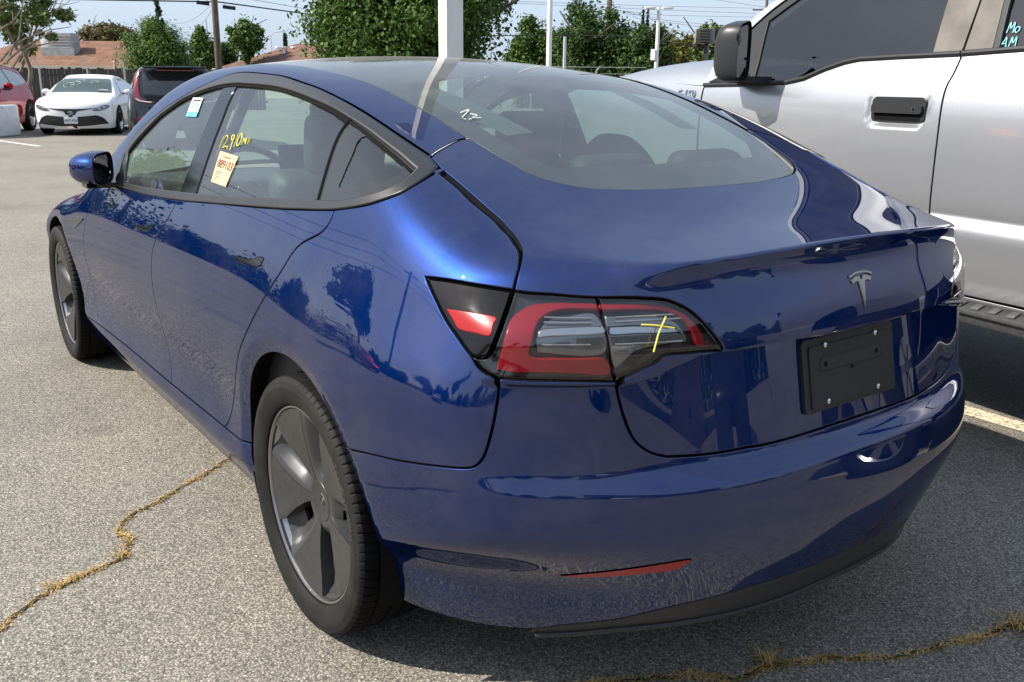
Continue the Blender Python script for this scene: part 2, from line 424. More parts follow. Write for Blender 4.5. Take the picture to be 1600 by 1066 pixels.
def fill(L, sp, holes=(), extra=None):
    sx, sy = sp if isinstance(sp, (tuple, list)) else (sp, sp)
    x0, y0 = L.min(0); x1, y1 = L.max(0)
    gx, gy = np.meshgrid(np.arange(x0+sx*.37, x1, sx), np.arange(y0+sy*.37, y1, sy)); G = np.stack([gx.ravel(), gy.ravel()], 1)
    ok = inside(G, L)
    for h in holes: ok &= ~inside(G, h)
    G = G[ok]
    if len(G):
        sc = np.array([1/sx, 1/sy]); B = np.vstack([L, *holes])*sc
        keep = np.ones(len(G), bool)
        for i in range(0, len(G), 2000):
            g = G[i:i+2000]*sc; keep[i:i+2000] = ((g[:, None]-B[None])**2).sum(2).min(1) > .3
        G = G[keep]
    n = len(L); V = [L]; E_ = [(i, (i+1) % n) for i in range(n)]; k = n
    for h in holes:
        V.append(h); E_ += [(k+i, k+(i+1) % len(h)) for i in range(len(h))]; k += len(h)
    V.append(G); V = np.vstack(V)
    r = geometry.delaunay_2d_cdt([Vector(v) for v in V], E_, [], 0, 1e-7)
    VV = np.array([tuple(v) for v in r[0]]); T = [f for f in r[2]]
    T = np.array([f for f in T if len(f) == 3]); C_ = VV[T].mean(1); ok = inside(C_, L)
    for h in holes: ok &= ~inside(C_, h)
    return VV, T[ok]
def mirror_y(P): P = np.array(P, float); P[:, 1] *= -1; return P
def panel(name, fam, segs, m, parent, sp=.016, ds=.010, gap=.0017, roll=.0022, depth=.022, off=0., holes=(), mirror=True, drop=.0016, group=None, hflange=False):
    """one body panel cut to an outline, with rolled edges; returns the object(s): left (and right)"""
    fam = Fam(fam) if isinstance(fam, str) else fam; L = loop_uv(fam, segs, ds); N = fam.normal
    L1 = inset(L, gap); L0 = inset(L, gap+roll)
    H = [loop_uv(fam, h, ds) for h in holes]
    VV, T = fill(L0, sp, H)
    P = fam.lift(VV); Nn = N(P); P = P-Nn*off
    V = [P]; NN = [Nn]; F_ = [tuple(t) for t in T]
    # orientation: make triangles face the surface normal
    tri = P[T]; fn = np.cross(tri[:, 1]-tri[:, 0], tri[:, 2]-tri[:, 0]); fl = (fn*Nn[T[:, 0]]).sum(1) < 0
    F_ = [(t[0], t[2], t[1]) if f else tuple(t) for t, f in zip(T, fl)]; MI = [0]*len(F_)
    def ring(La, Lb):
        nonlocal V, NN, F_
        Pa = fam.lift(La); Na = N(Pa); Pb = fam.lift(Lb); Nb = N(Pb)
        Tn = Pb-Pa; Tn -= Nb*(Tn*Nb).sum(1)[:, None]; Tn /= np.linalg.norm(Tn, axis=1, keepdims=True)+1e-9
        k = sum(len(v) for v in V); n = len(La)
        V += [Pa-Na*off, Pb-Nb*(off+drop), Pb-Nb*(off+drop+depth)]; NN += [Na, Tn*.9+Nb*.3, Tn]
        cr = np.cross(Pa[(1) % n]-Pa[0], Pb[0]-Pa[0]); s = (cr*Na[0]).sum() > 0
        for b in (0, n):
            MI.extend([1 if b else 0]*n)
            for i in range(n):
                q = (k+b+i, k+b+(i+1) % n, k+b+n+(i+1) % n, k+b+n+i); F_.append(q if s else q[::-1])
    ring(L0, L1)
    if hflange:
        for h in H: ring(h, inset(h, .003))
    V = np.vstack(V); NN = np.vstack(NN); NN /= np.linalg.norm(NN, axis=1, keepdims=True)
    mm = [m, m_under if m.name in ('blue_metallic_paint', 'silver_paint') else m]  # flange sides of painted panels: shade of the gaps put into a dark colour
    o = raw(name, V, F_, mm, parent, normals=NN, mi=MI)
    if not mirror: return [o]
    o2 = raw(name, mirror_y(V), [f[::-1] for f in F_], mm, parent, normals=mirror_y(NN), mi=MI)
    return [o, o2]
def whole(left):
    """outline of a panel that crosses the centre line: left half runs from centre line to centre line"""
    return list(left)+[[(p[0], -p[1], p[2]) for p in s[::-1]] for s in left[::-1]]
# outlines of the sedan's panels, left side, metres (x forward from the rear axle, y left, z up)
O = {}
O['belt'] = [(1.828,0.847,0.958),(1.381,0.846,0.968),(1.037,0.84,0.985),(0.687,0.831,1.011),(0.293,0.822,1.042),(0.104,0.815,1.059),(-0.059,0.803,1.076),(-0.186,0.783,1.1),(-0.258,0.754,1.125),(-0.275,0.726,1.141),(-0.275,0.695,1.155),(-0.265,0.663,1.168),(-0.248,0.632,1.18)]
O['dlo_up'] = [(-0.248,0.632,1.18),(-0.202,0.628,1.198),(-0.134,0.635,1.221),(-0.059,0.641,1.245),(0.018,0.644,1.268),(0.107,0.645,1.292),(0.215,0.648,1.317),(0.343,0.646,1.34),(0.464,0.642,1.355),(0.604,0.634,1.37),(0.721,0.632,1.376),(0.829,0.63,1.38),(0.943,0.628,1.382),(1.033,0.634,1.377),(1.108,0.647,1.364),(1.193,0.661,1.347),(1.288,0.676,1.325),(1.399,0.693,1.296),(1.514,0.709,1.264),(1.609,0.724,1.232),(1.696,0.741,1.198),(1.769,0.758,1.162),(1.821,0.775,1.125)]
O['gl_low'] = [(1.715,0.842,0.976),(1.435,0.839,0.986),(1.238,0.836,0.996),(1.047,0.831,1.007),(0.898,0.828,1.016),(0.638,0.821,1.034),(0.312,0.813,1.061),(0.156,0.808,1.074),(0.036,0.802,1.085),(-0.044,0.796,1.091),(-0.121,0.786,1.104),(-0.193,0.77,1.121),(-0.23,0.752,1.135),(-0.248,0.731,1.148),(-0.247,0.706,1.161),(-0.232,0.676,1.177)]
O['gl_up'] = [(-0.229,0.674,1.179),(-0.15,0.672,1.207),(-0.069,0.674,1.233),(0.005,0.676,1.255),(0.083,0.677,1.275),(0.193,0.677,1.299),(0.332,0.673,1.32),(0.442,0.668,1.333),(0.551,0.663,1.343),(0.652,0.66,1.348),(0.757,0.659,1.351),(0.839,0.658,1.352),(0.917,0.658,1.353),(1.027,0.661,1.348),(1.123,0.667,1.339),(1.212,0.676,1.326),(1.303,0.685,1.31),(1.39,0.696,1.291),(1.475,0.709,1.264),(1.562,0.723,1.235),(1.633,0.742,1.198),(1.706,0.761,1.157),(1.759,0.776,1.124),(1.798,0.791,1.091)]
O['bp_f'] = [(1.027,0.661,1.348),(1.047,0.831,1.007)]
O['bp_r'] = [(0.917,0.658,1.353),(0.898,0.828,1.016)]
O['qdiv'] = [(0.083,0.677,1.275),(0.036,0.802,1.085)]
O['qclear'] = [(-0.011,0.704,1.236),(-0.017,0.696,1.239),(-0.031,0.692,1.238),(-0.111,0.691,1.214),(-0.16,0.688,1.199),(-0.182,0.69,1.19),(-0.2,0.702,1.18),(-0.211,0.719,1.167),(-0.204,0.739,1.155),(-0.143,0.765,1.141),(-0.043,0.78,1.124),(-0.036,0.769,1.148),(-0.031,0.742,1.195),(-0.014,0.717,1.225)]
O['rail'] = [(-0.154,0.49,1.233),(-0.12,0.495,1.244),(-0.065,0.496,1.263),(-0.008,0.498,1.28),(0.108,0.509,1.313),(0.191,0.513,1.334),(0.275,0.519,1.353),(0.359,0.527,1.368),(0.448,0.536,1.381),(0.564,0.544,1.393),(0.715,0.542,1.405)]
O['cut1'] = [(-0.154,0.49,1.233),(-0.15,0.515,1.231),(-0.17,0.568,1.218),(-0.185,0.601,1.208),(-0.2,0.627,1.199)]
O['shut'] = [(-0.202,0.628,1.198),(-0.248,0.632,1.18),(-0.294,0.631,1.163),(-0.342,0.63,1.145),(-0.395,0.63,1.124),(-0.443,0.63,1.106),(-0.476,0.63,1.094),(-0.51,0.635,1.081),(-0.539,0.64,1.071),(-0.565,0.648,1.061),(-0.589,0.658,1.052),(-0.61,0.673,1.041),(-0.631,0.694,1.024),(-0.641,0.708,1.006),(-0.648,0.719,0.987)]
O['lamp_l'] = [(-0.461,0.799,0.989),(-0.507,0.805,0.953),(-0.549,0.808,0.921),(-0.591,0.807,0.895),(-0.632,0.804,0.869),(-0.646,0.798,0.855),(-0.662,0.79,0.844),(-0.683,0.774,0.835)]
O['lamp_tq'] = [(-0.461,0.799,0.989),(-0.521,0.781,0.991),(-0.575,0.76,0.99),(-0.612,0.741,0.989),(-0.648,0.719,0.987)]
O['lamp_t'] = [(-0.648,0.719,0.987),(-0.675,0.698,0.985),(-0.706,0.669,0.985),(-0.735,0.639,0.983),(-0.759,0.611,0.982)]
O['lamp_tl'] = [(-0.762,0.607,0.982),(-0.779,0.584,0.982),(-0.796,0.559,0.982),(-0.811,0.533,0.98),(-0.826,0.503,0.977),(-0.837,0.482,0.969),(-0.848,0.464,0.959),(-0.859,0.448,0.945),(-0.87,0.434,0.928),(-0.88,0.417,0.905),(-0.888,0.402,0.884)]
O['lamp_b'] = [(-0.683,0.774,0.835),(-0.715,0.739,0.834),(-0.743,0.702,0.834),(-0.775,0.651,0.833),(-0.799,0.598,0.831)]
O['lamp_d'] = [(-0.76,0.609,0.982),(-0.78,0.614,0.953),(-0.796,0.616,0.922),(-0.806,0.613,0.881),(-0.8,0.595,0.832)]
O['lamp_bl'] = [(-0.889,0.402,0.875),(-0.88,0.434,0.877),(-0.87,0.467,0.877),(-0.86,0.494,0.877),(-0.851,0.519,0.875),(-0.816,0.526,0.858),(-0.81,0.556,0.848),(-0.801,0.592,0.832)]
O['chg_r'] = [(-0.648,0.719,0.987),(-0.657,0.739,0.957),(-0.667,0.76,0.927),(-0.67,0.775,0.9),(-0.666,0.785,0.876)]
O['chg_b'] = [(-0.666,0.785,0.876),(-0.657,0.791,0.869),(-0.644,0.798,0.868),(-0.632,0.804,0.869)]
O['chg_red'] = [(-0.541,0.801,0.941),(-0.598,0.782,0.943),(-0.649,0.759,0.941),(-0.653,0.767,0.929),(-0.657,0.778,0.909),(-0.629,0.789,0.909),(-0.589,0.802,0.91),(-0.567,0.802,0.923)]
O['seam'] = [(-0.683,0.774,0.835),(-0.686,0.778,0.808),(-0.687,0.783,0.782),(-0.687,0.79,0.748),(-0.685,0.798,0.716),(-0.683,0.803,0.697),(-0.679,0.809,0.679),(-0.672,0.818,0.665),(-0.659,0.828,0.657),(-0.632,0.843,0.652),(-0.595,0.856,0.646),(-0.534,0.868,0.634),(-0.47,0.879,0.622),(-0.382,0.892,0.608),(-0.174,0.859,0.545)]
O['lid_s'] = [(-0.801,0.592,0.832),(-0.805,0.591,0.811),(-0.81,0.588,0.789),(-0.818,0.581,0.756),(-0.827,0.571,0.725),(-0.833,0.561,0.707),(-0.841,0.545,0.691),(-0.849,0.525,0.679),(-0.858,0.499,0.67)]
O['lid_b'] = [(-0.858,0.499,0.67),(-0.874,0.443,0.665),(-0.89,0.384,0.663),(-0.902,0.326,0.663),(-0.911,0.269,0.661)]
O['glb'] = [(-0.154,0.49,1.233),(-0.188,0.486,1.221),(-0.242,0.477,1.202),(-0.29,0.466,1.185),(-0.333,0.456,1.169),(-0.368,0.439,1.157),(-0.407,0.403,1.145),(-0.44,0.353,1.136),(-0.46,0.295,1.133),(-0.475,0.235,1.13),(-0.491,0.134,1.128)]
O['refl'] = [(-0.754,0.68,0.407),(-0.802,0.641,0.427),(-0.851,0.586,0.446),(-0.89,0.522,0.46),(-0.913,0.471,0.465),(-0.905,0.48,0.448),(-0.893,0.495,0.435),(-0.864,0.546,0.427),(-0.827,0.596,0.417),(-0.782,0.645,0.406)]
O['lamp_red_o'] = [(-0.671,0.745,0.942),(-0.675,0.724,0.958),(-0.689,0.701,0.969),(-0.716,0.669,0.974),(-0.74,0.642,0.973),(-0.763,0.614,0.972)]
O['h_r'] = [(0.423,0.878,0.888),(0.414,0.873,0.904),(0.366,0.873,0.907),(0.316,0.873,0.91),(0.29,0.871,0.916),(0.268,0.869,0.924),(0.243,0.868,0.927),(0.225,0.868,0.926),(0.229,0.873,0.913),(0.249,0.878,0.897),(0.33,0.878,0.892)]
O['h_f'] = [(1.421,0.885,0.851),(1.417,0.882,0.863),(1.352,0.881,0.867),(1.297,0.88,0.87),(1.265,0.877,0.881),(1.245,0.876,0.886),(1.222,0.875,0.887),(1.233,0.88,0.87),(1.281,0.885,0.853),(1.358,0.885,0.851)]
O['rep'] = [(2.471,0.896,0.759),(2.362,0.894,0.775),(2.24,0.895,0.783),(2.293,0.9,0.756),(2.402,0.904,0.722),(2.458,0.9,0.738)]
O['red_main'] = [(-0.675,0.777,0.85),(-0.682,0.773,0.886),(-0.677,0.761,0.917),(-0.671,0.745,0.942),(-0.675,0.724,0.958),(-0.689,0.701,0.969),(-0.716,0.669,0.973),(-0.739,0.642,0.973),(-0.763,0.614,0.972),(-0.769,0.616,0.964),(-0.748,0.642,0.964),(-0.73,0.665,0.963),(-0.717,0.687,0.957),(-0.712,0.707,0.945),(-0.717,0.721,0.926),(-0.723,0.73,0.905),(-0.725,0.735,0.877),(-0.755,0.697,0.874),(-0.781,0.658,0.874),(-0.803,0.618,0.872),(-0.795,0.604,0.842),(-0.768,0.661,0.845),(-0.735,0.711,0.847),(-0.697,0.756,0.846)]
O['red_lid'] = [(-0.767,0.609,0.972),(-0.8,0.562,0.971),(-0.825,0.513,0.968),(-0.843,0.48,0.958),(-0.858,0.457,0.941),(-0.87,0.442,0.919),(-0.879,0.432,0.887),(-0.874,0.45,0.888),(-0.867,0.457,0.912),(-0.857,0.467,0.935),(-0.844,0.484,0.95),(-0.828,0.515,0.959),(-0.804,0.565,0.962),(-0.774,0.61,0.963)]
O['in_main'] = [(-0.731,0.726,0.881),(-0.723,0.725,0.913),(-0.718,0.71,0.937),(-0.721,0.691,0.951),(-0.738,0.664,0.957),(-0.774,0.617,0.958),(-0.802,0.62,0.88)]
O['in_lid'] = [(-0.781,0.607,0.957),(-0.806,0.567,0.956),(-0.831,0.517,0.952),(-0.845,0.49,0.943),(-0.856,0.475,0.928),(-0.867,0.466,0.897),(-0.854,0.503,0.894),(-0.831,0.562,0.883),(-0.799,0.59,0.852),(-0.805,0.61,0.899)]
O['clear1'] = [(-0.72,0.716,0.93),(-0.733,0.696,0.935),(-0.786,0.622,0.937),(-0.794,0.621,0.919),(-0.741,0.702,0.917),(-0.727,0.721,0.914)]
O['clear2'] = [(-0.794,0.608,0.936),(-0.821,0.556,0.936),(-0.846,0.498,0.933),(-0.854,0.485,0.925),(-0.859,0.48,0.914),(-0.826,0.559,0.916),(-0.802,0.608,0.916)]
# ------------------------------------------------------------------ sedan materials
def paint(name, c1, c2, flake=.55, rough=.30, coat_ior=1.55):
    """colour coat with metal flake under a clear, slightly dusty lacquer"""
    M = bpy.data.materials.new(name); M.use_nodes = True; t = M.node_tree; t.nodes.clear(); MATS[name] = M
    o = t.nodes.new('ShaderNodeOutputMaterial'); v = coords(M)
    n = nd(M, 'ShaderNodeTexNoise'); n.inputs['Scale'].default_value = 1500; n.inputs['Detail'].default_value = 1; lk(M, v, n.inputs['Vector'])
    r = ramp(M, [(.30, tuple(k*.55 for k in c2)), (.72, tuple(min(1, k*1.4) for k in c2))]); lk(M, n.outputs['Fac'], r.inputs['Fac'])
    df = nd(M, 'ShaderNodeBsdfDiffuse'); df.inputs['Color'].default_value = (*c1, 1); gl = nd(M, 'ShaderNodeBsdfGlossy'); gl.inputs['Roughness'].default_value = rough; lk(M, r.outputs['Color'], gl.inputs['Color'])
    m1 = nd(M, 'ShaderNodeMixShader'); m1.inputs[0].default_value = flake; lk(M, df.outputs[0], m1.inputs[1]); lk(M, gl.outputs[0], m1.inputs[2])
    # dust film: thin pale veil, thicker in cloudy patches
    d = nd(M, 'ShaderNodeTexNoise'); d.inputs['Scale'].default_value = 3.5; d.inputs['Detail'].default_value = 10; d.inputs['Roughness'].default_value = .72; lk(M, v, d.inputs['Vector'])
    r2 = ramp(M, [(.45, (.0,)*3), (.80, (.05,)*3)]); lk(M, d.outputs['Fac'], r2.inputs['Fac']); dd = nd(M, 'ShaderNodeBsdfDiffuse'); dd.inputs['Color'].default_value = (.42, .38, .33, 1)
    m2 = nd(M, 'ShaderNodeMixShader'); lk(M, r2.outputs['Color'], m2.inputs[0]); lk(M, m1.outputs[0], m2.inputs[1]); lk(M, dd.outputs[0], m2.inputs[2])
    # water spots in the lacquer
    vo = nd(M, 'ShaderNodeTexVoronoi'); vo.inputs['Scale'].default_value = 38; lk(M, v, vo.inputs['Vector']); r3 = ramp(M, [(.0, (.07,)*3), (.10, (.03,)*3), (.16, (.003,)*3)]); lk(M, vo.outputs['Distance'], r3.inputs['Fac'])
    fr = nd(M, 'ShaderNodeFresnel'); fr.inputs['IOR'].default_value = coat_ior; cg = nd(M, 'ShaderNodeBsdfGlossy'); lk(M, r3.outputs['Color'], cg.inputs['Roughness'])
    m3 = nd(M, 'ShaderNodeMixShader'); lk(M, fr.outputs[0], m3.inputs[0]); lk(M, m2.outputs[0], m3.inputs[1]); lk(M, cg.outputs[0], m3.inputs[2]); lk(M, m3.outputs[0], o.inputs['Surface'])
    return M
m_blue = paint('blue_metallic_paint', (.0005, .0075, .050), (.0016, .0270, .165), .50, .38, 1.76)
m_trim = mat('satin_black_trim', (.020, .020, .021), .38)
m_gblk = mat('gloss_black', (.006, .006, .007), .06, spec=.35)
m_plast = varied('black_plastic', (.022, .022, .024), (.030, .030, .032), 900, .40, 2, bump=.15, bdist=.0006)
m_under = mat('dark_underbody_and_gap_shade', (.008, .008, .008), .9, spec=.1)
m_rubber = varied('tyre_rubber', (.0105, .0103, .0100), (.019, .018, .017), 14, .7, 6, spec=.2, bump=.05, bdist=.001)
m_tread = varied('tyre_tread', (.004, .004, .004), (.008, .0078, .0075), 30, .85, 5, spec=.15)  # darker than the sidewall: shade on the tread put into the colour
m_chrome = mat('chrome', (.60, .61, .62), .05, 1.0)
m_dchrome = mat('dark_chrome', (.26, .265, .27), .08, 1.0)
m_bright = mat('bright_metal', (.62, .63, .64), .22, 1.0)
m_glass = glass_mat('side_window_glass', (.76, .95, .88), 2.05, .97, dust=.012)
m_rglass = glass_mat('rear_window_glass', (.62, .82, .74), 2.2, .72, dust=.022)
m_roofg = glass_mat('dark_roof_glass', (.30, .34, .34), 2.15, .14, dust=.035)
m_frit = mat('ceramic_border', (.015, .015, .016), .35)
m_cabin = mat('black_upholstery', (.028, .028, .030), .62)
m_cabin2 = mat('grey_headliner', (.16, .16, .16), .9)
m_lens = glass_mat('clear_lens', (.96, .96, .96), 1.75, 1.0)
m_red = mat('red_lens', (.20, .003, .008), .16, spec=.3)
m_red2 = mat('red_reflector', (.30, .010, .013), .22, spec=.3)
m_redp = mat('pale_red_lens', (.52, .10, .11), .15, coat=.8)
m_lampin = mat('lamp_chrome', (.42, .43, .44), .16, .9)
m_lampdk = mat('lamp_housing', (.010, .010, .011), .25)
m_lampbw = mat('lamp_bowl', (.20, .205, .21), .22, .9)
m_cover = varied('wheel_cover_grey', (.027, .0273, .0278), (.036, .0364, .037), 40, .42, 3, spec=.4)
m_cover2 = mat('wheel_facet_grey', (.060, .062, .065), .32, .35)
m_alloy = mat('alloy_rim', (.36, .36, .36), .28, .9)
m_disc = mat('brake_disc', (.25, .24, .23), .35, .9)

# ------------------------------------------------------------------ the sedan
car = empty('sedan', 'dark blue metallic four-door sedan with black wheels in the foreground, seen from behind', 'car')
def arcpts(cx, cz, r, a0, a1, n=24):
    return [(cx+r*math.cos(R(a0+(a1-a0)*k/n)), 0, cz+r*math.sin(R(a0+(a1-a0)*k/n))) for k in range(n+1)]
def rv(s): return list(s)[::-1]
AR = (.022, .345, .374); AF = (2.868, .345, .368)
rear_cut = [(-.056, 0, 1.076), (-.062, 0, 1.055), (-.036, 0, 1.022), (.055, 0, .978), (.118, 0, .897), (.215, 0, .786), (.285, 0, .713), (.345, 0, .650), (.43, 0, .54), (.515, 0, .43), (.56, 0, .376), (.585, 0, .358)]
front_cut = [(1.037, 0, .985), (1.068, 0, .933), (1.155, 0, .845), (1.182, 0, .79), (1.184, 0, .70), (1.170, 0, .54), (1.140, 0, .43), (1.115, 0, .348)]
fend_cut = [(2.08, 0, .952), (2.13, 0, .88), (2.185, 0, .803), (2.210, 0, .752), (2.232, 0, .637), (2.238, 0, .47), (2.20, 0, .36), (2.17, 0, .330)]
def sub(s, i, j): return s[i:j]
belt = O['belt']; bx_ = [p for p in belt]
belt_f = [(2.08, .84, .952), (1.93, .845, .956)]+belt[:3]                    # front door part
belt_r = belt[2:7]                                                            # rear door part
belt_q = belt[6:]                                                             # quarter part
up = O['dlo_up']; up_all = up+[(1.89, .80, 1.055), (1.935, .83, .965)]
gl_l, gl_u = O['gl_low'], O['gl_up']
tip = belt[-1]
# doors
rdoor = panel('rear_door', 'side', [belt_r, rear_cut, [(.585, 0, .358), (1.115, 0, .348)], rv(front_cut)], m_blue, car)
fdoor = panel('front_door', 'side', [belt_f, front_cut, [(1.115, 0, .348), (1.75, 0, .343), (2.17, 0, .330)], rv(fend_cut)], m_blue, car)
# quarter panel: pillar, hip and wheel arch
panel('quarter_panel', 'side', [belt_q, O['shut'][1:], rv(O['lamp_tq']), O['lamp_l'], O['seam'][:-1]+[(-.263, .88, .586)], arcpts(*AR, 140, 3, 40), [(.398, 0, .364), (.50, 0, .360), (.585, 0, .358)], rv(rear_cut)], m_blue, car)
# rocker
panel('rocker_panel', 'side', [[(.398, 0, .362), (.585, 0, .356), (1.115, 0, .346), (1.75, 0, .341), (2.17, 0, .328), (2.40, 0, .312), (2.503, 0, .30)], arcpts(*AF, 187, 203, 6), [(2.50, 0, .20), (1.5, 0, .185), (.40, 0, .185)], arcpts(*AR, -22, 2.5, 6)], m_blue, car, sp=(.03, .012))
# front fender
panel('front_fender', 'side', [fend_cut, [(2.17, 0, .330), (2.40, 0, .314), (2.503, 0, .302)], arcpts(*AF, 186, 20, 40), [(3.215, 0, .471), (3.40, 0, .60), (3.46, 0, .70)], [(3.46, 0, .70), (3.2, 0, .785), (2.9, 0, .85), (2.6, 0, .895), (2.35, 0, .93), (2.08, 0, .952)]], m_blue, car)
# rear bumper cover
lidb = O['lid_b']+[(-.918, .17, .662), (-.923, .08, .663), (-.924, 0, .663)]
bump_bot = [(-.34, .85, .214), (-.45, .80, .203), (-.55, .75, .200), (-.64, .66, .215), (-.688, .60, .245), (-.77, .537, .274), (-.84, .482, .306), (-.89, .42, .328), (-.93, .30, .352), (-.955, .15, .360), (-.96, 0, .360)]
bumper = panel('rear_bumper', 'wrap', whole([rv(lidb), rv(O['lid_s']), rv(O['lamp_b']), O['seam'][:-1]+[(-.263, .88, .586)], [(p[0], .88, p[2]) for p in arcpts(*AR, 140, 200, 16)], bump_bot]), m_blue, car, sp=(.016, .007), mirror=False)[0]
panel('rear_valance', 'wrap', whole([rv(bump_bot[3:]), [(-.64, .66, .215), (-.62, .662, .196)], [(-.62, .662, .196), (-.70, .575, .225), (-.768, .507, .250), (-.87, .355, .276), (-.915, .136, .288), (-.92, 0, .29)]]), m_plast, car, sp=(.02, .01), mirror=False, depth=.012, gap=.0012)
# boot lid
lid = panel('trunk_lid', 'lid', whole([[(-.497, 0, 1.128)]+rv(O['glb']), O['cut1']+O['shut'][:1], O['shut'], O['lamp_t'], O['lamp_tl'], O['lamp_bl'], O['lid_s'], lidb]), m_blue, car, sp=(.016, .0042), mirror=False)[0]
# roof rails and pillars
rail_f = O['rail']+[(1.0, .548, 1.405), (1.25, .565, 1.385), (1.45, .592, 1.345), (1.7, .642, 1.255), (1.95, .695, 1.13), (2.2, .74, 1.0), (2.33, .765, .945)]
panel('roof_rail', 'tube', [rv(O['cut1']), rail_f, [(2.33, .765, .945), (2.15, .82, .945), (1.935, .832, .963)], rv(up_all)[:-1]+[O['cut1'][-1]]], m_blue, car, sp=(.02, .01))
# hood and nose
hood_e = [(2.33, .765, .945), (2.6, .80, .88), (2.9, .80, .84), (3.2, .765, .785), (3.46, .66, .70)]
panel('hood', 'top', whole([[(2.42, 0, 1.0), (2.40, .5, .97), (2.33, .765, .945)], hood_e, [(3.46, .66, .70), (3.6, .4, .67), (3.62, 0, .66)]]), m_blue, car, sp=.04, mirror=False)
# roof: dark front panel, windscreen, long rear window
def zpt(x, y): return (x, y, 1.4)
edge = [p for p in rail_f]
panel('rear_window', 'top', whole([[(.93, 0, 1.45), (.93, .546, 1.4)], [(.93, .546, 1.4)]+rv(O['rail']), O['glb']+[(-.497, 0, 1.128)]]), m_rglass, car, sp=.022, off=.003, mirror=False, gap=.003, depth=.004)
panel('roof_glass', 'top', whole([[(1.42, 0, 1.45), (1.36, .3, 1.4), (1.30, .568, 1.38)], [(1.30, .568, 1.38), (1.1, .553, 1.4), (.935, .546, 1.4)], [(.935, .546, 1.4), (.935, 0, 1.4)]]), m_roofg, car, sp=.03, off=.003, mirror=False, depth=.004)
panel('windscreen', 'top', whole([[(2.41, 0, 1.0), (2.39, .5, .97), (2.32, .76, .945)], [(2.32, .76, .945), (2.2, .738, 1.0), (1.95, .693, 1.13), (1.7, .64, 1.255), (1.45, .590, 1.345), (1.305, .566, 1.38)], [(1.305, .566, 1.38), (1.365, .3, 1.4), (1.425, 0, 1.4)]]), m_glass, car, sp=.03, off=.003, mirror=False, depth=.004)
# opaque printed border under the rear glass
def scl(P, k, c): return [(c[0]+(p[0]-c[0])*k, c[1]+(p[1]-c[1])*k, p[2]) for p in P]
clear = [[(.30, 0, 1.4), (.29, .36, 1.39), (.25, .43, 1.36)], [(.25, .43, 1.36), (.1, .425, 1.31), (-.1, .415, 1.25), (-.22, .40, 1.2)], [(-.22, .40, 1.2), (-.31, .375, 1.18), (-.335, .30, 1.16), (-.355, .15, 1.16), (-.36, 0, 1.16)]]
panel('window_border', 'top', whole([[(.92, 0, 1.45), (.92, .536, 1.4)], [(.92, .536, 1.4)]+[(p[0], p[1]-.012, p[2]) for p in rv(O['rail'])], [(p[0]+.008, p[1]-.012, p[2]) for p in O['glb'][:-1]]+[(-.485, 0, 1.13)]]), m_frit, car, sp=.03, off=.010, mirror=False, depth=.001, holes=[whole(clear)])
# window surround and side glass
glass_loop = [gl_l, gl_u]
panel('window_trim', 'side', [belt_f[1:]+belt_r[1:]+belt_q[1:-1], [tip]+up_all[1:]], m_trim, car, sp=.02, off=-.003, gap=.0006, roll=.003, depth=.008, holes=[glass_loop], hflange=True)
fi = next(i for i, p in enumerate(gl_l) if abs(p[0]-O['bp_f'][1][0]) < .004); ri = next(i for i, p in enumerate(gl_l) if abs(p[0]-O['bp_r'][1][0]) < .004)
fu = next(i for i, p in enumerate(gl_u) if abs(p[0]-O['bp_f'][0][0]) < .004); ru = next(i for i, p in enumerate(gl_u) if abs(p[0]-O['bp_r'][0][0]) < .004)
qi = next(i for i, p in enumerate(gl_l) if abs(p[0]-O['qdiv'][1][0]) < .004); qu = next(i for i, p in enumerate(gl_u) if abs(p[0]-O['qdiv'][0][0]) < .004)
fwin = panel('front_side_window', 'side', [gl_l[:fi+1], [gl_l[fi], gl_u[fu]], gl_u[fu:]+[gl_l[0]]], m_glass, car, sp=.025, off=.008, gap=-.002, depth=.003)
panel('b_pillar_cover', 'side', [gl_l[fi:ri+1], [gl_l[ri], gl_u[ru]], gl_u[ru:fu+1], [gl_u[fu], gl_l[fi]]], m_gblk, car, sp=.025, off=.004, gap=.0005, depth=.02)
rwin = panel('rear_side_window', 'side', [gl_l[ri:qi+1], [gl_l[qi], gl_u[qu]], gl_u[qu:ru+1], [gl_u[ru], gl_l[ri]]], m_glass, car, sp=.025, off=.008, gap=-.002, depth=.003)
qsegs = [gl_l[qi:], gl_u[:qu+1], [gl_u[qu], gl_l[qi]]]
qwin = panel('quarter_window', 'side', qsegs, m_glass, car, sp=.02, off=.005, gap=-.001, depth=.003)
qc = O['qclear']
panel('quarter_window_border', 'side', qsegs, mat('gloss_border', (.030, .030, .032), .10, spec=.5), car, sp=.015, off=.0030, gap=0.0005, depth=.001, holes=[[qc+qc[:1]]])
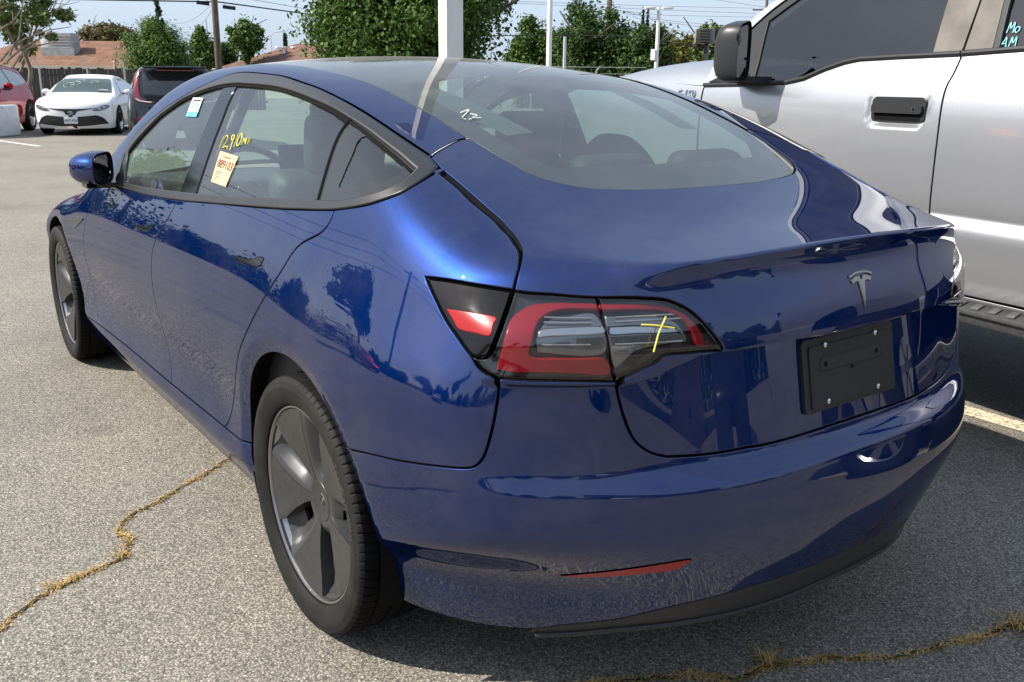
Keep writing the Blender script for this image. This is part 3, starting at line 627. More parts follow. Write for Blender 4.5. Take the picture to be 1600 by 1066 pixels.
# slim rubber strips on the glass: window divider and top seal
def strip(name, pts, r, m, parent, n=6, both=True, lift=.004):
    P = np.array(pts, float); P = crom(P, .03)
    f = Fam('side'); Q = f.lift(P[:, [0, 2]]); Nn = N(Q); Q = Q+Nn*lift
    for sgn in ((1, -1) if both else (1,)):
        mb = MB(); mb.tube([(q[0], q[1]*sgn, q[2]) for q in Q], r, n); mb.build(name, m, parent)
strip('window_divider', [gl_u[qu], ((gl_u[qu][0]+gl_l[qi][0])/2, 0, (gl_u[qu][2]+gl_l[qi][2])/2), gl_l[qi]], .0045, m_gblk, car, lift=-.002)
strip('window_seal', [(p[0], p[1], p[2]-.006) for p in gl_u], .006, m_under, car, lift=-.006)
def loop(k): return [O[k]+O[k][:1]]
for door, key in ((rdoor, 'h_r'), (fdoor, 'h_f')):
    hs = panel('door_handle', 'side', loop(key), m_gblk, None, sp=.008, ds=.004, off=-.0015, gap=.0008, roll=.0022, depth=.006)
    hg = panel('handle_rim', 'side', loop(key), m_bright, None, sp=.012, ds=.004, off=.0002, gap=-.0036, roll=.0012, depth=.002)
    for d, a, b in zip(door, hs, hg): a.parent = d; b.parent = d
panel('side_repeater', 'side', loop('rep'), m_gblk, car, sp=.012, ds=.005, off=-.004, gap=.001, depth=.006)
# tail lamps: clear lens over black housing, red light guide, chrome reflectors
for nm, segs, reds, ins, clr in (('tail_lamp', [O['lamp_t'], O['lamp_d'], rv(O['lamp_b']), rv(O['lamp_l'])[:4], rv(O['chg_b']), rv(O['chg_r'])], ('red_main',), 'in_main', 'clear1'),
                      ('trunk_lamp', [O['lamp_tl'], O['lamp_bl'], rv(O['lamp_d'])], ('red_lid',), 'in_lid', 'clear2')):
    L_ = panel(nm, 'wrap', segs, m_lens, car, sp=.012, ds=.006, off=.0, gap=.002, roll=.0035, depth=.004)
    hous = panel('housing', 'wrap', segs, m_lampdk, None, sp=.02, ds=.008, off=.024, gap=.002, depth=.02)
    for a, b in zip(L_, hous): b.parent = a
    for k in reds:
        rr_ = panel('light_guide', 'wrap', loop(k), m_red, None, sp=.008, ds=.004, off=.008, gap=0., roll=.003, depth=.012)
        for a, b in zip(L_, rr_): b.parent = a
    rr_ = panel('reflector_bowl', 'wrap', loop(ins), m_lampbw, None, sp=.01, ds=.005, off=.016, gap=.0, roll=.004, depth=.006)
    for a, b in zip(L_, rr_): b.parent = a
    rr_ = panel('clear_lamp', 'wrap', loop(clr), m_lampin, None, sp=.006, ds=.004, off=.012, gap=.0, roll=.004, depth=.008)
    for a, b in zip(L_, rr_): b.parent = a
    # ribs across the clear lamp
    P = np.array(O[ins]); ymin, ymax = P[:, 1].min(), P[:, 1].max(); zmin, zmax = P[:, 2].min(), P[:, 2].max()
    for zz in (.900, .943, .951):
        th0 = .85*np.arctan2(ymax-.012, -P[P[:, 1].argmax(), 0]); th1 = .85*np.arctan2(ymin+.014, -P[P[:, 1].argmin(), 0])
        q = [(t_, zz) for t_ in np.linspace(th0, th1, 14)]
        Q = Fam('wrap').lift(np.array(q)); Nn = N(Q); Q = Q-Nn*.011
        for a, s_ in zip(L_, (1, -1)):
            mb = MB(); mb.tube([(p[0], p[1]*s_, p[2]) for p in Q], .0016, 6); mb.build('rib', m_lampin, a)
chg = panel('charge_flap', 'wrap', [O['lamp_tq'], O['chg_r'], O['chg_b'], rv(O['lamp_l'][:5])], m_gblk, car, sp=.012, ds=.006, off=.0, gap=.002, roll=.003)
rr_ = panel('side_reflector', 'wrap', loop('chg_red'), m_red2, None, sp=.01, ds=.006, off=-.0012, gap=0., roll=.002, depth=.003)
for a, b in zip(chg, rr_): b.parent = a
rr_ = panel('bumper_reflector', 'wrap', loop('refl'), m_red2, None, sp=.012, ds=.006, off=-.002, gap=0., roll=.002, depth=.004)
for b in rr_: b.parent = bumper
# yellow grease-pencil cross on the boot-lid lamp
def scribble(name, fam, pts, r, m, parent, lift=.001):
    P = crom(Fam(fam).inv(pts), .006); Q = Fam(fam).lift(P); Q = Q+N(Q)*lift
    mb = MB(); mb.tube([tuple(q) for q in Q], r, 5); return mb.build(name, m, parent)
m_ypen = mat('yellow_marker', (.80, .72, .12), .6)
m_wpen = mat('white_marker', (.82, .84, .82), .6)
# emblem
tpos = .0
bar = [(-.9, .041, .980), (-.9, .022, .9855), (-.9, 0, .9875), (-.9, -.022, .9855), (-.9, -.041, .980), (-.9, -.0385, .9745), (-.9, -.021, .9800), (-.9, 0, .9815), (-.9, .021, .9800), (-.9, .0385, .9745)]
stem = [[(-.9, .037, .9715), (-.9, .020, .9770), (-.9, .0065, .9780)], [(-.9, .0065, .9780), (-.9, 0, .9690), (-.9, -.0065, .9780)], [(-.9, -.0065, .9780), (-.9, -.020, .9770), (-.9, -.037, .9715)], [(-.9, -.037, .9715), (-.9, -.030, .9630), (-.9, -.021, .9660), (-.9, -.0105, .9650)], [(-.9, -.0105, .9650), (-.9, -.0065, .944), (-.9, 0, .912)], [(-.9, 0, .912), (-.9, .0065, .944), (-.9, .0105, .9650)], [(-.9, .0105, .9650), (-.9, .021, .9660), (-.9, .030, .9630), (-.9, .037, .9715)]]
def onlid(P): # rear-face points: give them the depth of the surface
    o = np.array([[-1.3, p[1], p[2]] for p in P]); d = np.tile([1., 0, 0], (len(P), 1)); t = march(o, d, .8, .01); return [tuple(q) for q in o+d*t[:, None]]
e1 = panel('emblem', 'lid', [onlid(s) for s in stem], m_dchrome, lid, sp=.004, ds=.002, off=-.0035, gap=0., roll=.0012, depth=.004, mirror=False, drop=.0012)[0]
panel('emblem_bar', 'lid', [onlid(bar[:5]), onlid(bar[4:6]), onlid(bar[5:]), onlid([bar[-1], bar[0]])], m_dchrome, e1, sp=.004, ds=.002, off=-.0035, gap=0., roll=.001, depth=.004, mirror=False, drop=.001)
# number-plate holder (no plate fitted)
PL = Matrix.Translation((-.8955, 0, .777)) @ Matrix.Rotation(R(-90), 4, 'Z') @ Matrix.Rotation(R(90-11.2), 4, 'X')   # local x = across, local y = up, local z = outward
def rrect(w_, h_, r, n=5):
    P = []
    for cx, cy, a in ((w_/2-r, h_/2-r, 0), (-w_/2+r, h_/2-r, 90), (-w_/2+r, -h_/2+r, 180), (w_/2-r, -h_/2+r, 270)):
        P += [(cx+r*math.cos(R(a+90*k/n)), cy+r*math.sin(R(a+90*k/n))) for k in range(n+1)]
    return P
mb = MB(); mb.prism(rrect(.322, .156, .010), lambda u, v, t: (u, v, t), -.010, .007); mb.bevel(.003, 2, 60)
plate = mb.build('plate_holder', m_plast, lid, xf=PL)
mb = MB(); mb.prism(rrect(.284, .132, .006), lambda u, v, t: (u, v-.004, t), .005, .0105); mb.bevel(.0015, 2, 60); mb.build('inner_panel', m_plast, plate, xf=PL)
mb = MB(); mb.prism(rrect(.215, .026, .012), lambda u, v, t: (u, v+.020, t), .0098, .0112); mb.build('slot', mat('slot_dark', (.014, .014, .015), .6), plate, xf=PL)
mb = MB(); mb.tube([(u*1.03, v*1.15+.020, .0105) for u, v in rrect(.215, .026, .012)], .0016, 6, closed=True); mb.build('slot_ridge', m_plast, plate, xf=PL)
for u in (-.0889, .0889):
    for v in (-.0603, .0603):
        mb = MB(); mb.lathe([(0, .006), (.003, .0058), (.0058, .004), (.006, 0)], 16); mb.build('screw', m_bright, plate, xf=PL @ Matrix.Translation((u, v, .0085)) @ Matrix.Rotation(R(90), 4, 'X'))
    mb = MB(); mb.cyl((u*1.02, .020, .0105), (u*1.02, .020, .0118), .006, n=14); mb.build('screw_hole', m_under, plate, xf=PL)
mb = MB(); mb.cyl((0, 0, .0100), (0, 0, .0112), .005, n=14); mb.build('screw_hole', m_under, plate, xf=PL)

# ------------------------------------------------------------------ wheels
def make_wheel():
    W = {}
    n = 720; prof = []
    # tyre: outboard bead -> sidewall -> tread -> inboard bead
    half = [(.2505, .094), (.2560, .101), (.2640, .1065), (.276, .1115), (.290, .1150), (.300, .1160), (.3080, .1160), (.3095, .1148), (.3120, .1146), (.3200, .1120), (.3250, .1080), (.3285, .1020), (.3310, .0930), (.3322, .0830), (.3328, .0705), (.3330, .0690), (.3265, .0685), (.3265, .0605), (.3332, .0600), (.3340, .030), (.3340, .0235), (.3275, .0230), (.3275, .0150), (.3342, .0145)]
    prof = half+[(r, -a) for r, a in half[::-1]]
    V = []; Fc = []
    for j, (r, a) in enumerate(prof):
        sh = (.066 < abs(a) < .1085) and r > .32; rib = (.031 > abs(a) > .0 or .0599 < abs(a) < .0601) and r > .33
        for k in range(n):
            rr = r; ph = (k+int(abs(a)*60)+(3 if a > 0 else 0)) % 8
            if sh and ph == 0: rr = r-.004
            if rib and not sh and ph == 4 and abs(a) > .02: rr = r-.003
            t = 2*math.pi*k/n; V.append((rr*math.cos(t), a, rr*math.sin(t)))
    m_ = len(prof)
    for j in range(m_-1):
        for k in range(n):
            k2 = (k+1) % n; Fc.append((j*n+k2, j*n+k, (j+1)*n+k, (j+1)*n+k2))
    tyre = raw('tyre', V, Fc, [m_rubber, m_tread], None, smooth=True, mi=[0 if prof[j][0] < .3275 and prof[j+1][0] < .3295 and abs(prof[j][1]) > .095 else 1 for j in range(m_-1) for k in range(n)]); tyre.data.set_sharp_from_angle(angle=R(40))
    W['tyre'] = tyre
    # rim and barrel
    mb = MB(); mb.lathe([(.2500, .092), (.2535, .0945), (.2530, .0965), (.2505, .0972), (.2480, .0958), (.2470, .0915), (.2375, .080), (.225, .05), (.215, 0), (.222, -.09)], 96)
    W['wheel'] = mb.build('wheel', m_alloy, None)
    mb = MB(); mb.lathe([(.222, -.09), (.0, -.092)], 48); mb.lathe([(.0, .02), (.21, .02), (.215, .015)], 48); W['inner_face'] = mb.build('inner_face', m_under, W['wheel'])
    # cover: five flat blades with scoops between
    def base(r): return .0925-.044*(1-min(r, .236)/.236)**1.25
    NB = 5; rs = [.052, .062, .075, .092, .112, .135, .160, .185, .208, .224, .2335]
    blades = MB(); facets = MB(); HO = []
    def P(ph, r, h): return Vector((r*math.cos(ph), h, r*math.sin(ph)))
    for b in range(NB):
        c = 2*math.pi*b/NB + R(104)
        def e0(r): return c - R(9+11.5*min(1, (r-.05)/.13)+1.5*(r/.23))      # clockwise edge of the blade
        def e1(r): return c + R(10+13.5*min(1, (r-.05)/.17))                  # other edge
        rows = []
        for r in rs: rows.append([P(e0(r)+(e1(r)-e0(r))*t/6, r, base(r)) for t in range(7)])
        blades.grid(rows)
        # wall down both sides of the blade and a lip at the rim
        blades.grid([[P(e0(r), r, base(r)) for r in rs], [P(e0(r), r, base(r)-.0018) for r in rs]])
        nx = c + 2*math.pi/NB
        def f0(r): return nx - R(9+11.5*min(1, (r-.05)/.13)+1.5*(r/.23))
        rows = []
        dep = lambda r: .036*float(sst((r-.055)/.06))*(1-.55*float(sst((r-.195)/.035)))
        T_ = [0, .08, .2, .35, .5, .62]
        for r in rs: rows.append([P(e1(r)+(f0(r)-e1(r))*t, r, base(r)-dep(r)*float(sst(t/.62))-.0008) for t in T_])
        facets.grid(rows)
        rows = []
        for r in rs: rows.append([P(e1(r)+(f0(r)-e1(r))*t, r, base(r)-dep(r)-.0008) for t in (.62, .8, 1.0)])
        facets.grid(rows[:4]); facets.grid(rows[6:])
        hb_ = MB(); hb_.grid([[p+Vector((0, -.014, 0)) for p in row] for row in rows[3:7]]); HO.append(hb_)
        # vertical wall below the next blade's edge
        facets.grid([[P(f0(r), r, base(r)-.0018) for r in rs], [P(f0(r), r, base(r)-dep(r)-.013) for r in rs]])
    SC = Matrix.Diagonal((1.032, 1, 1.032, 1))
    W['wheel_cover'] = blades.build('wheel_cover', m_cover, W['wheel'], angle=30, xf=SC)
    W['cover_facets'] = facets.build('scoop', m_cover2, W['wheel_cover'], angle=40, xf=SC)
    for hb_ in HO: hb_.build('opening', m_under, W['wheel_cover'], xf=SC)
    mb = MB(); mb.lathe([(0, base(.0)+.001), (.045, base(.045)+.001), (.053, base(.053)+.0006), (.056, base(.056)-.004)], 48); mb.build('hub_face', m_cover, W['wheel_cover'])
    mb = MB(); mb.lathe([(0, base(0)+.0045), (.024, base(0)+.0042), (.0275, base(0)+.003), (.028, base(0)-.001)], 32); cap = mb.build('hub_cap', m_gblk, W['wheel_cover'])
    mb = MB(); hh = base(0)+.0046
    for pts in ([(-.016, .012), (0, .0155), (.016, .012), (.0145, .0085), (0, .0115), (-.0145, .0085)], [(-.0045, .010), (.0045, .010), (0, -.017)]):
        mb.prism(pts, lambda u, v, t: (-u, t, v), hh, hh+.0008)
    em = mb.build('hub_emblem', m_bright, None)
    mb = MB(); mb.lathe([(.2455, .080), (.2452, .0915), (.2435, .0930), (.2408, .0926), (.240, .088)], 96); mb.build('cover_edge', m_cover, W['wheel_cover'])
    return W, em
Wd, Wem = make_wheel(); Wem.parent = Wd['wheel_cover']; Wd['tyre'].parent = Wd['wheel']
def arc_text(s, r, size, a_mid, y, m, name, parent, sgn=1, bold=True):
    V, Fc = text_mesh(s, size, bold, extrude=.0006, spacing=1.05)
    out = []
    for x, v, z in V:
        a = a_mid - sgn*x/r; rr = r+v; out.append((rr*math.cos(a), float(np.interp(rr, [.262, .276, .290, .300, .308, .315], [.1065, .1115, .1150, .1160, .1160, .1135]))+.0008+z, rr*math.sin(a)))
    return raw(name, out, Fc, m, parent)
def put_wheel(root, loc, rz, steer=0.):
    root.parent = car; root.location = loc; root.rotation_euler = (0, steer, rz)
m_letter = mat('raised_rubber_lettering', (.034, .033, .031), .6)
W0 = Wd['wheel']
wheels = [W0]+[copy_tree(W0) for _ in range(3)]
for o_, (x_, y_, rz, st) in zip(wheels, ((0, .787, 0, R(-30)), (2.875, .795, R(-.7), R(33)), (0, -.787, math.pi, R(20)), (2.875, -.795, math.pi, R(50)))):
    put_wheel(o_, (x_, y_, .334), rz, st)
# lettering on the rear left tyre, rear wheel only is near enough to read (x mirrored: seen from outside)
t_ = [c for c in W0.children if c.name.startswith('tyre')][0]
W0m = arc_text('KINERGY GT', .2905, .030, R(180-24)+R(-30), .1149, m_letter, 'tyre_lettering', t_, sgn=1)
# brake discs, arch liners, underbody
for y_, s_ in ((.72, 1), (-.72, -1)):
    for x_ in (0, 2.875):
        cx, cz = (AR[0], AR[1]) if x_ == 0 else (AF[0], AF[1]); rows = []
        for a in range(-20, 201, 10):
            rows.append([(cx+.395*math.cos(R(a)), yy*s_, cz+.395*math.sin(R(a))) for yy in (.50, .60, .70, .80, .872)])
        mb = MB(); mb.grid(rows); mb.poly([(cx+.395*math.cos(R(a)), .50*s_, cz+.395*math.sin(R(a))) for a in range(-20, 201, 10)]); mb.build('arch_liner', m_under, car)
mb = MB(); mb.box((1.45, 0, .20), (1.9, 1.56, .03)); mb.box((.0, 0, .24), (1.0, 1.0, .03)); mb.box((-.5, 0, .28), (.36, .9, .03)); mb.box((2.9, 0, .22), (1.0, 1.0, .03)); mb.build('floor_pan', m_under, car)
# ------------------------------------------------------------------ cabin
def pill(mb, c, size, rot=(0, 0, 0), bevel=.05, seg=4): mb.box(c, size, rot, bevel, seg)
for y_ in (.37, -.37):
    s = MB(); pill(s, (1.18, y_, .50), (.52, .50, .16)); seat = s.build('front_seat', m_cabin, car)
    s = MB(); pill(s, (.86, y_, .79), (.15, .48, .60), (0, R(-14), 0), .06); s.build('backrest', m_cabin, seat)
    s = MB(); pill(s, (.765, y_, 1.165), (.10, .27, .19), (0, R(-10), 0), .045); s.build('headrest', m_cabin, seat)
s = MB(); pill(s, (.30, 0, .52), (.50, 1.26, .16)); seat = s.build('rear_seat', m_cabin, car)
s = MB(); pill(s, (-.02, 0, .80), (.14, 1.26, .56), (0, R(-20), 0), .05); s.build('backrest', m_cabin, seat)
for y_ in (.37, 0, -.37):
    s = MB(); pill(s, (-.10, y_, 1.10), (.09, .26, .15), (0, R(-12), 0), .04); s.build('headrest', m_cabin, seat)
s = MB(); s.grid([[(-.10, y_, 1.02) for y_ in (-.66, 0, .66)], [(-.46, y_, 1.06) for y_ in (-.56, 0, .56)]]); s.build('parcel_shelf', m_cabin, car, smooth=False)
s = MB(); pill(s, (2.02, 0, .90), (.34, 1.44, .12), (0, R(-4), 0), .04); s.box((1.86, 0, .80), (.10, 1.40, .16), None, .02); dash = s.build('dashboard', m_cabin, car)
s = MB(); s.box((1.80, 0, .98), (.015, .36, .23), (0, R(8), 0), .005); s.build('centre_screen', m_gblk, dash)
s = MB()
ring = [(1.62+.18*math.sin(a)*math.sin(R(24)), .37+.185*math.cos(a), .93+.18*math.sin(a)*math.cos(R(24))) for a in [2*math.pi*k/28 for k in range(28)]]
s.tube(ring, .014, 8, closed=True); s.sphere((1.66, .37, .92), .06, (.4, 1, .8)); s.tube([(1.64, .20, .925), (1.66, .37, .92), (1.64, .54, .925)], .012, 6); s.tube([(1.66, .37, .92), (1.90, .37, .86)], .03, 8); s.build('steering_wheel', m_gblk, car)
# door inner faces and cabin sides: dark, a hand's breadth inside the skin
for s_ in (1, -1):
    rows = []
    for x_ in np.linspace(-.05, 2.2, 24):
        zt = np.interp(x_, [-.05, .3, .7, 1.4, 2.2], [1.065, 1.03, 1.00, .955, .94]); row = []
        for z_ in (.25, .5, .75, zt-.03, zt):
            q = Fam('side').lift(np.array([[x_, z_]]))[0]; row.append((x_, (q[1]-.055)*s_, z_))
        row.append((x_, (row[-1][1]*s_+.045)*s_, zt-.004))
        rows.append(row)
    s = MB(); s.grid(rows); s.build('door_lining', m_cabin, car)
    # inner pillars
    for a, b, w_ in (((.97, .775, .99), (.97, .60, 1.33), .11),):
        s = MB(); s.poly([(a[0]-w_/2, s_*a[1], a[2]), (a[0]+w_/2, s_*a[1], a[2]), (b[0]+w_/2, s_*b[1], b[2]), (b[0]-w_/2, s_*b[1], b[2])]); s.build('inner_pillar', m_cabin, car, smooth=False)
# interior rear-view mirror
s = MB(); s.box((1.62, 0, 1.24), (.03, .22, .06), None, .015); s.build('interior_mirror', m_gblk, car)
# headliner along the roof sides
for s_ in (1, -1):
    rows = []
    for x_ in np.linspace(-.1, 1.6, 14):
        q = [Fam('tube').lift(np.array([[x_, .45*a]]))[0] for a in (.95, 1.05, 1.15)]
        rows.append([(p[0], (p[1]-.03)*s_, p[2]-.03) for p in q])
    s = MB(); s.grid(rows); s.build('headliner', m_cabin2, car)
# ------------------------------------------------------------------ door mirrors
def door_mirror(s_):
    n = 32; rows = []
    MM = Matrix.Translation((1.85, .928*s_, 1.028)) @ Matrix.Rotation(R(36)*s_, 4, 'Z')
    for x_, k in ((.080, .12), (.075, .45), (.060, .70), (.034, .88), (.005, .97), (-.028, 1.0), (-.060, .985), (-.064, .96)):
        row = []
        for i in range(n):
            a = 2*math.pi*i/n; ca, sa = math.cos(a), math.sin(a)
            py_ = math.copysign(abs(ca)**.66, ca); pz_ = math.copysign(abs(sa)**.70, sa)
            z_ = .062*pz_*k*(1.0-.20*ca if sa > 0 else 1.0)+(0 if sa > 0 else 0)
            row.append((x_-.020*ca*k, (.080*py_*k)*s_, z_))
        rows.append(row)
    mb = MB(); mb.grid(rows, closed_u=True); o = mb.build('door_mirror', m_blue, car, angle=60, xf=MM)
    c = [(p[0]-.001, p[1]*.99, p[2]*.99) for p in rows[-1]]; c2 = [(p[0]+.006, p[1]*.85, p[2]*.84) for p in rows[-1]]
    mb = MB(); mb.grid([c, c2], closed_u=True); mb.build('mirror_bezel', m_gblk, o, xf=MM)
    mb = MB(); mb.poly([(p[0]+.002, p[1], p[2]) for p in c2]); mb.build('mirror_glass', mat('mirror_silver', (.75, .78, .78), .02, 1.0), o, smooth=False, xf=MM)
    mb = MB(); mb.grid([[(p[0], p[1]*q, zz) for p in [(r_[0], r_[1]*(.97 if True else 1)) for r_ in rows[5]]] for q, zz in ((1.0, -.052), (.93, -.066), (.3, -.072))], closed_u=True); mb.build('mirror_tray', m_gblk, o, xf=MM)
    mb = MB(); mb.prism([(1.80, .80), (1.93, .80), (1.92, .95), (1.83, .95)], lambda u, v, t: (u, v*s_, t), .952, .972); mb.bevel(.004); mb.build('mirror_foot', m_gblk, o)
    P_ = [(1.80, .962), (1.93, .960), (1.885, 1.060), (1.825, 1.085)]; Q_ = Fam('side').lift(np.array(P_)); mb = MB(); mb.poly([(q[0], (q[1]+.006)*s_, q[2]) for q in Q_]); mb.build('mirror_sail', m_gblk, o)
door_mirror(1); door_mirror(-1)

# unseen dark shell added behind the skin so no daylight leaks through the joints
uv = [(t_, z_) for z_ in np.linspace(.30, .985, 14) for t_ in .85*np.radians(np.linspace(-78, 78, 40))]
P = Fam('wrap').lift(np.array(uv)); P = P-N(P)*.045; raw('boot_light_block', P, [(j*40+i, j*40+i+1, (j+1)*40+i+1, (j+1)*40+i) for j in range(13) for i in range(39)], m_under, car)
uv = [(y_, .5*a) for a in np.radians(np.linspace(25, 92, 18)) for y_ in np.linspace(-.60, .60, 22)]
P = Fam('lid').lift(np.array(uv)); P = P-N(P)*.035; P[:, 2] = np.minimum(P[:, 2], 1.075); raw('lid_light_block', P, [(j*22+i, j*22+i+1, (j+1)*22+i+1, (j+1)*22+i) for j in range(17) for i in range(21)], m_under, car)
# lip along the lower edge of the black valance
vl = crom(np.array([(-.64, .650, .198), (-.70, .575, .222), (-.768, .507, .247), (-.87, .355, .273), (-.915, .136, .285), (-.92, 0, .287), (-.915, -.136, .285), (-.87, -.355, .273), (-.768, -.507, .247), (-.70, -.575, .222), (-.64, -.650, .198)]), .03)
Q = Fam('wrap').lift(Fam('wrap').inv(vl)); Q = Q+N(Q)*.001; mb = MB(); mb.tube([tuple(q) for q in Q], .007, 8); mb.build('valance_lip', m_plast, car)

# dark backing tubes added behind the shut lines to block light through them
for key, fam_ in (('cut1', 'top'), ('shut', 'tube')):
    P = crom(np.array(O[key]), .02); Q = Fam(fam_).lift(Fam(fam_).inv(P)); Q = Q-N(Q)*.020
    for s_ in (1, -1):
        mb = MB(); mb.tube([(q[0], q[1]*s_, q[2]) for q in Q], .012, 8); mb.build('shut_line_light_block', m_under, car)
# writing and stickers on the glass
WR_Y = [[(0.8296,0.7633,1.1607),(0.8288,0.7546,1.179),(0.8285,0.7456,1.1972)],[(0.8155,0.7495,1.1894),(0.8096,0.7447,1.1991),(0.7934,0.7467,1.1952),(0.7933,0.7529,1.1826),(0.8064,0.7614,1.165),(0.7903,0.7601,1.1677),(0.7743,0.759,1.1702)],[(0.7652,0.7582,1.1718),(0.7643,0.7628,1.1623)],[(0.7428,0.7444,1.2002),(0.7586,0.7424,1.204),(0.7619,0.747,1.1947),(0.7478,0.7499,1.189),(0.7391,0.746,1.197),(0.7435,0.7435,1.2019),(0.74,0.7539,1.1809),(0.7378,0.7632,1.1616)],[(0.7131,0.7586,1.1714),(0.7172,0.7414,1.2063)],[(0.6994,0.7406,1.208),(0.7044,0.7488,1.1917),(0.6942,0.756,1.1769),(0.6794,0.7545,1.1802),(0.677,0.7457,1.198),(0.6913,0.7393,1.2106),(0.7016,0.7407,1.2078)],[(0.6591,0.7544,1.1807),(0.6596,0.7449,1.1997),(0.6464,0.7504,1.1889),(0.6405,0.7437,1.2023),(0.6332,0.7531,1.1834)],[(0.6161,0.7523,1.1852),(0.6183,0.7439,1.2022)],]
STK =  [(0.8159,0.7665,1.154),(0.6524,0.7701,1.148),(0.6679,0.8088,1.0621),(0.8009,0.8069,1.065)]
STK2 =  [(1.2831,0.6898,1.3022),(1.1758,0.6899,1.3033),(1.1648,0.7218,1.2417),(1.2765,0.7222,1.24)]
STK2B =  [(1.2757,0.7146,1.2548),(1.1649,0.7146,1.2561),(1.1648,0.7218,1.2417),(1.2765,0.7222,1.24)]
WR_X = [[(-0.8224,0.5537,0.9341),(-0.8363,0.5246,0.9311),(-0.8498,0.4961,0.925)],[(-0.8375,0.507,0.946),(-0.84,0.5242,0.9209),(-0.8415,0.5324,0.9016),(-0.8417,0.5379,0.884)],]
WR_W = [[(-0.0115,0.4251,1.2875),(-0.0008,0.3931,1.2939),(-0.0262,0.4212,1.2833),(-0.0418,0.4408,1.2763)],[(-0.0265,0.4061,1.2847),(-0.0428,0.3958,1.2804),(-0.0498,0.4158,1.2763),(-0.0583,0.3947,1.2755)],[(-0.0499,0.4423,1.2735),(-0.0537,0.4372,1.2728)],[(-0.0562,0.4294,1.2728),(-0.0581,0.4232,1.2728)],[(0.0382,0.4469,1.3004),(-0.0032,0.4501,1.2875),(-0.0422,0.4524,1.2749),(-0.0648,0.4219,1.2707),(-0.0758,0.3622,1.2726),(-0.0663,0.3062,1.2801),(-0.0377,0.253,1.293),(-0.0032,0.2361,1.3049),(0.0118,0.2377,1.3094)],]
for st in WR_Y:
    scribble('marker_writing', 'side', st, .0016, m_ypen, rwin[0], -.004)
for st in WR_X:
    scribble('marker_cross', 'wrap', st, .0017, m_ypen, lid, .001)
rw_ = [o for o in car.children if o.name.startswith('rear_window')][0]
for st in WR_W[:-1]:
    scribble('marker_writing', 'top', st, .0016 if len(st) < 6 else .0009, m_wpen, rw_, .0)
def sticker(name, corners, m_, parent, rows, lift=-.0045, nx=6, ny=8):
    """paper label: corners top-left, top-right, bottom-right, bottom-left as seen; rows: (u0,u1,v0,v1,material) or text"""
    A = [np.array(Fam('side').inv([c])[0]) for c in corners]
    def q(u, v): return (A[0]*(1-u)+A[1]*u)*(1-v)+(A[3]*(1-u)+A[2]*u)*v
    def lift3(uv, l): P = Fam('side').lift(np.array(uv)); return P+N(P)*l
    P = lift3([q(i/nx, j/ny) for j in range(ny+1) for i in range(nx+1)], lift)
    o = raw(name, P, [(j*(nx+1)+i, j*(nx+1)+i+1, (j+1)*(nx+1)+i+1, (j+1)*(nx+1)+i) for j in range(ny) for i in range(nx)], m_, parent)
    for r in rows:
        if isinstance(r[0], str):
            s_, u, v, w_, h_, mm = r; V, Fc = text_mesh(s_, 1., True); X = [p[0] for p in V]; Y = [p[1] for p in V]; x0, x1, y0, y1 = min(X), max(X), min(Y), max(Y)
            P = lift3([q(u+((p[0]-x0)/(x1-x0)-.5)*w_, v-((p[1]-y0)/(y1-y0)-.5)*h_) for p in V], lift+.0008); raw('print', P, Fc, mm, o)
        else:
            u0, u1, v0, v1, mm = r; P = lift3([q(u0, v0), q(u1, v0), q(u1, v1), q(u0, v1)], lift+.0008); raw('print', P, [(0, 1, 2, 3)], mm, o)
    return o
m_orange = varied('orange_paper', (.78, .42, .22), (.84, .50, .29), 30, .8, 3); m_ink = mat('purple_ink', (.05, .015, .035), .8); m_mint = mat('mint_paper', (.62, .82, .74), .7); m_cyan = mat('blue_print', (.08, .42, .75), .7)
sticker('paper_sticker', STK, m_orange, rwin[0], [('889103', .52, .37, .86, .27, m_ink), (.28, .72, .12, .15, m_ink), (.10, .48, .62, .645, m_ink), (.10, .40, .70, .72, m_ink), (.10, .46, .78, .80, m_ink), (.10, .3, .86, .88, m_ink)])
sticker('paper_sticker', STK2, m_mint, fwin[0], [(0, 1, .76, 1, m_cyan), (.2, .9, .10, .20, m_ink), (.15, .9, .32, .37, m_cyan), (.15, .8, .45, .49, m_cyan), (.15, .9, .57, .61, m_cyan)])
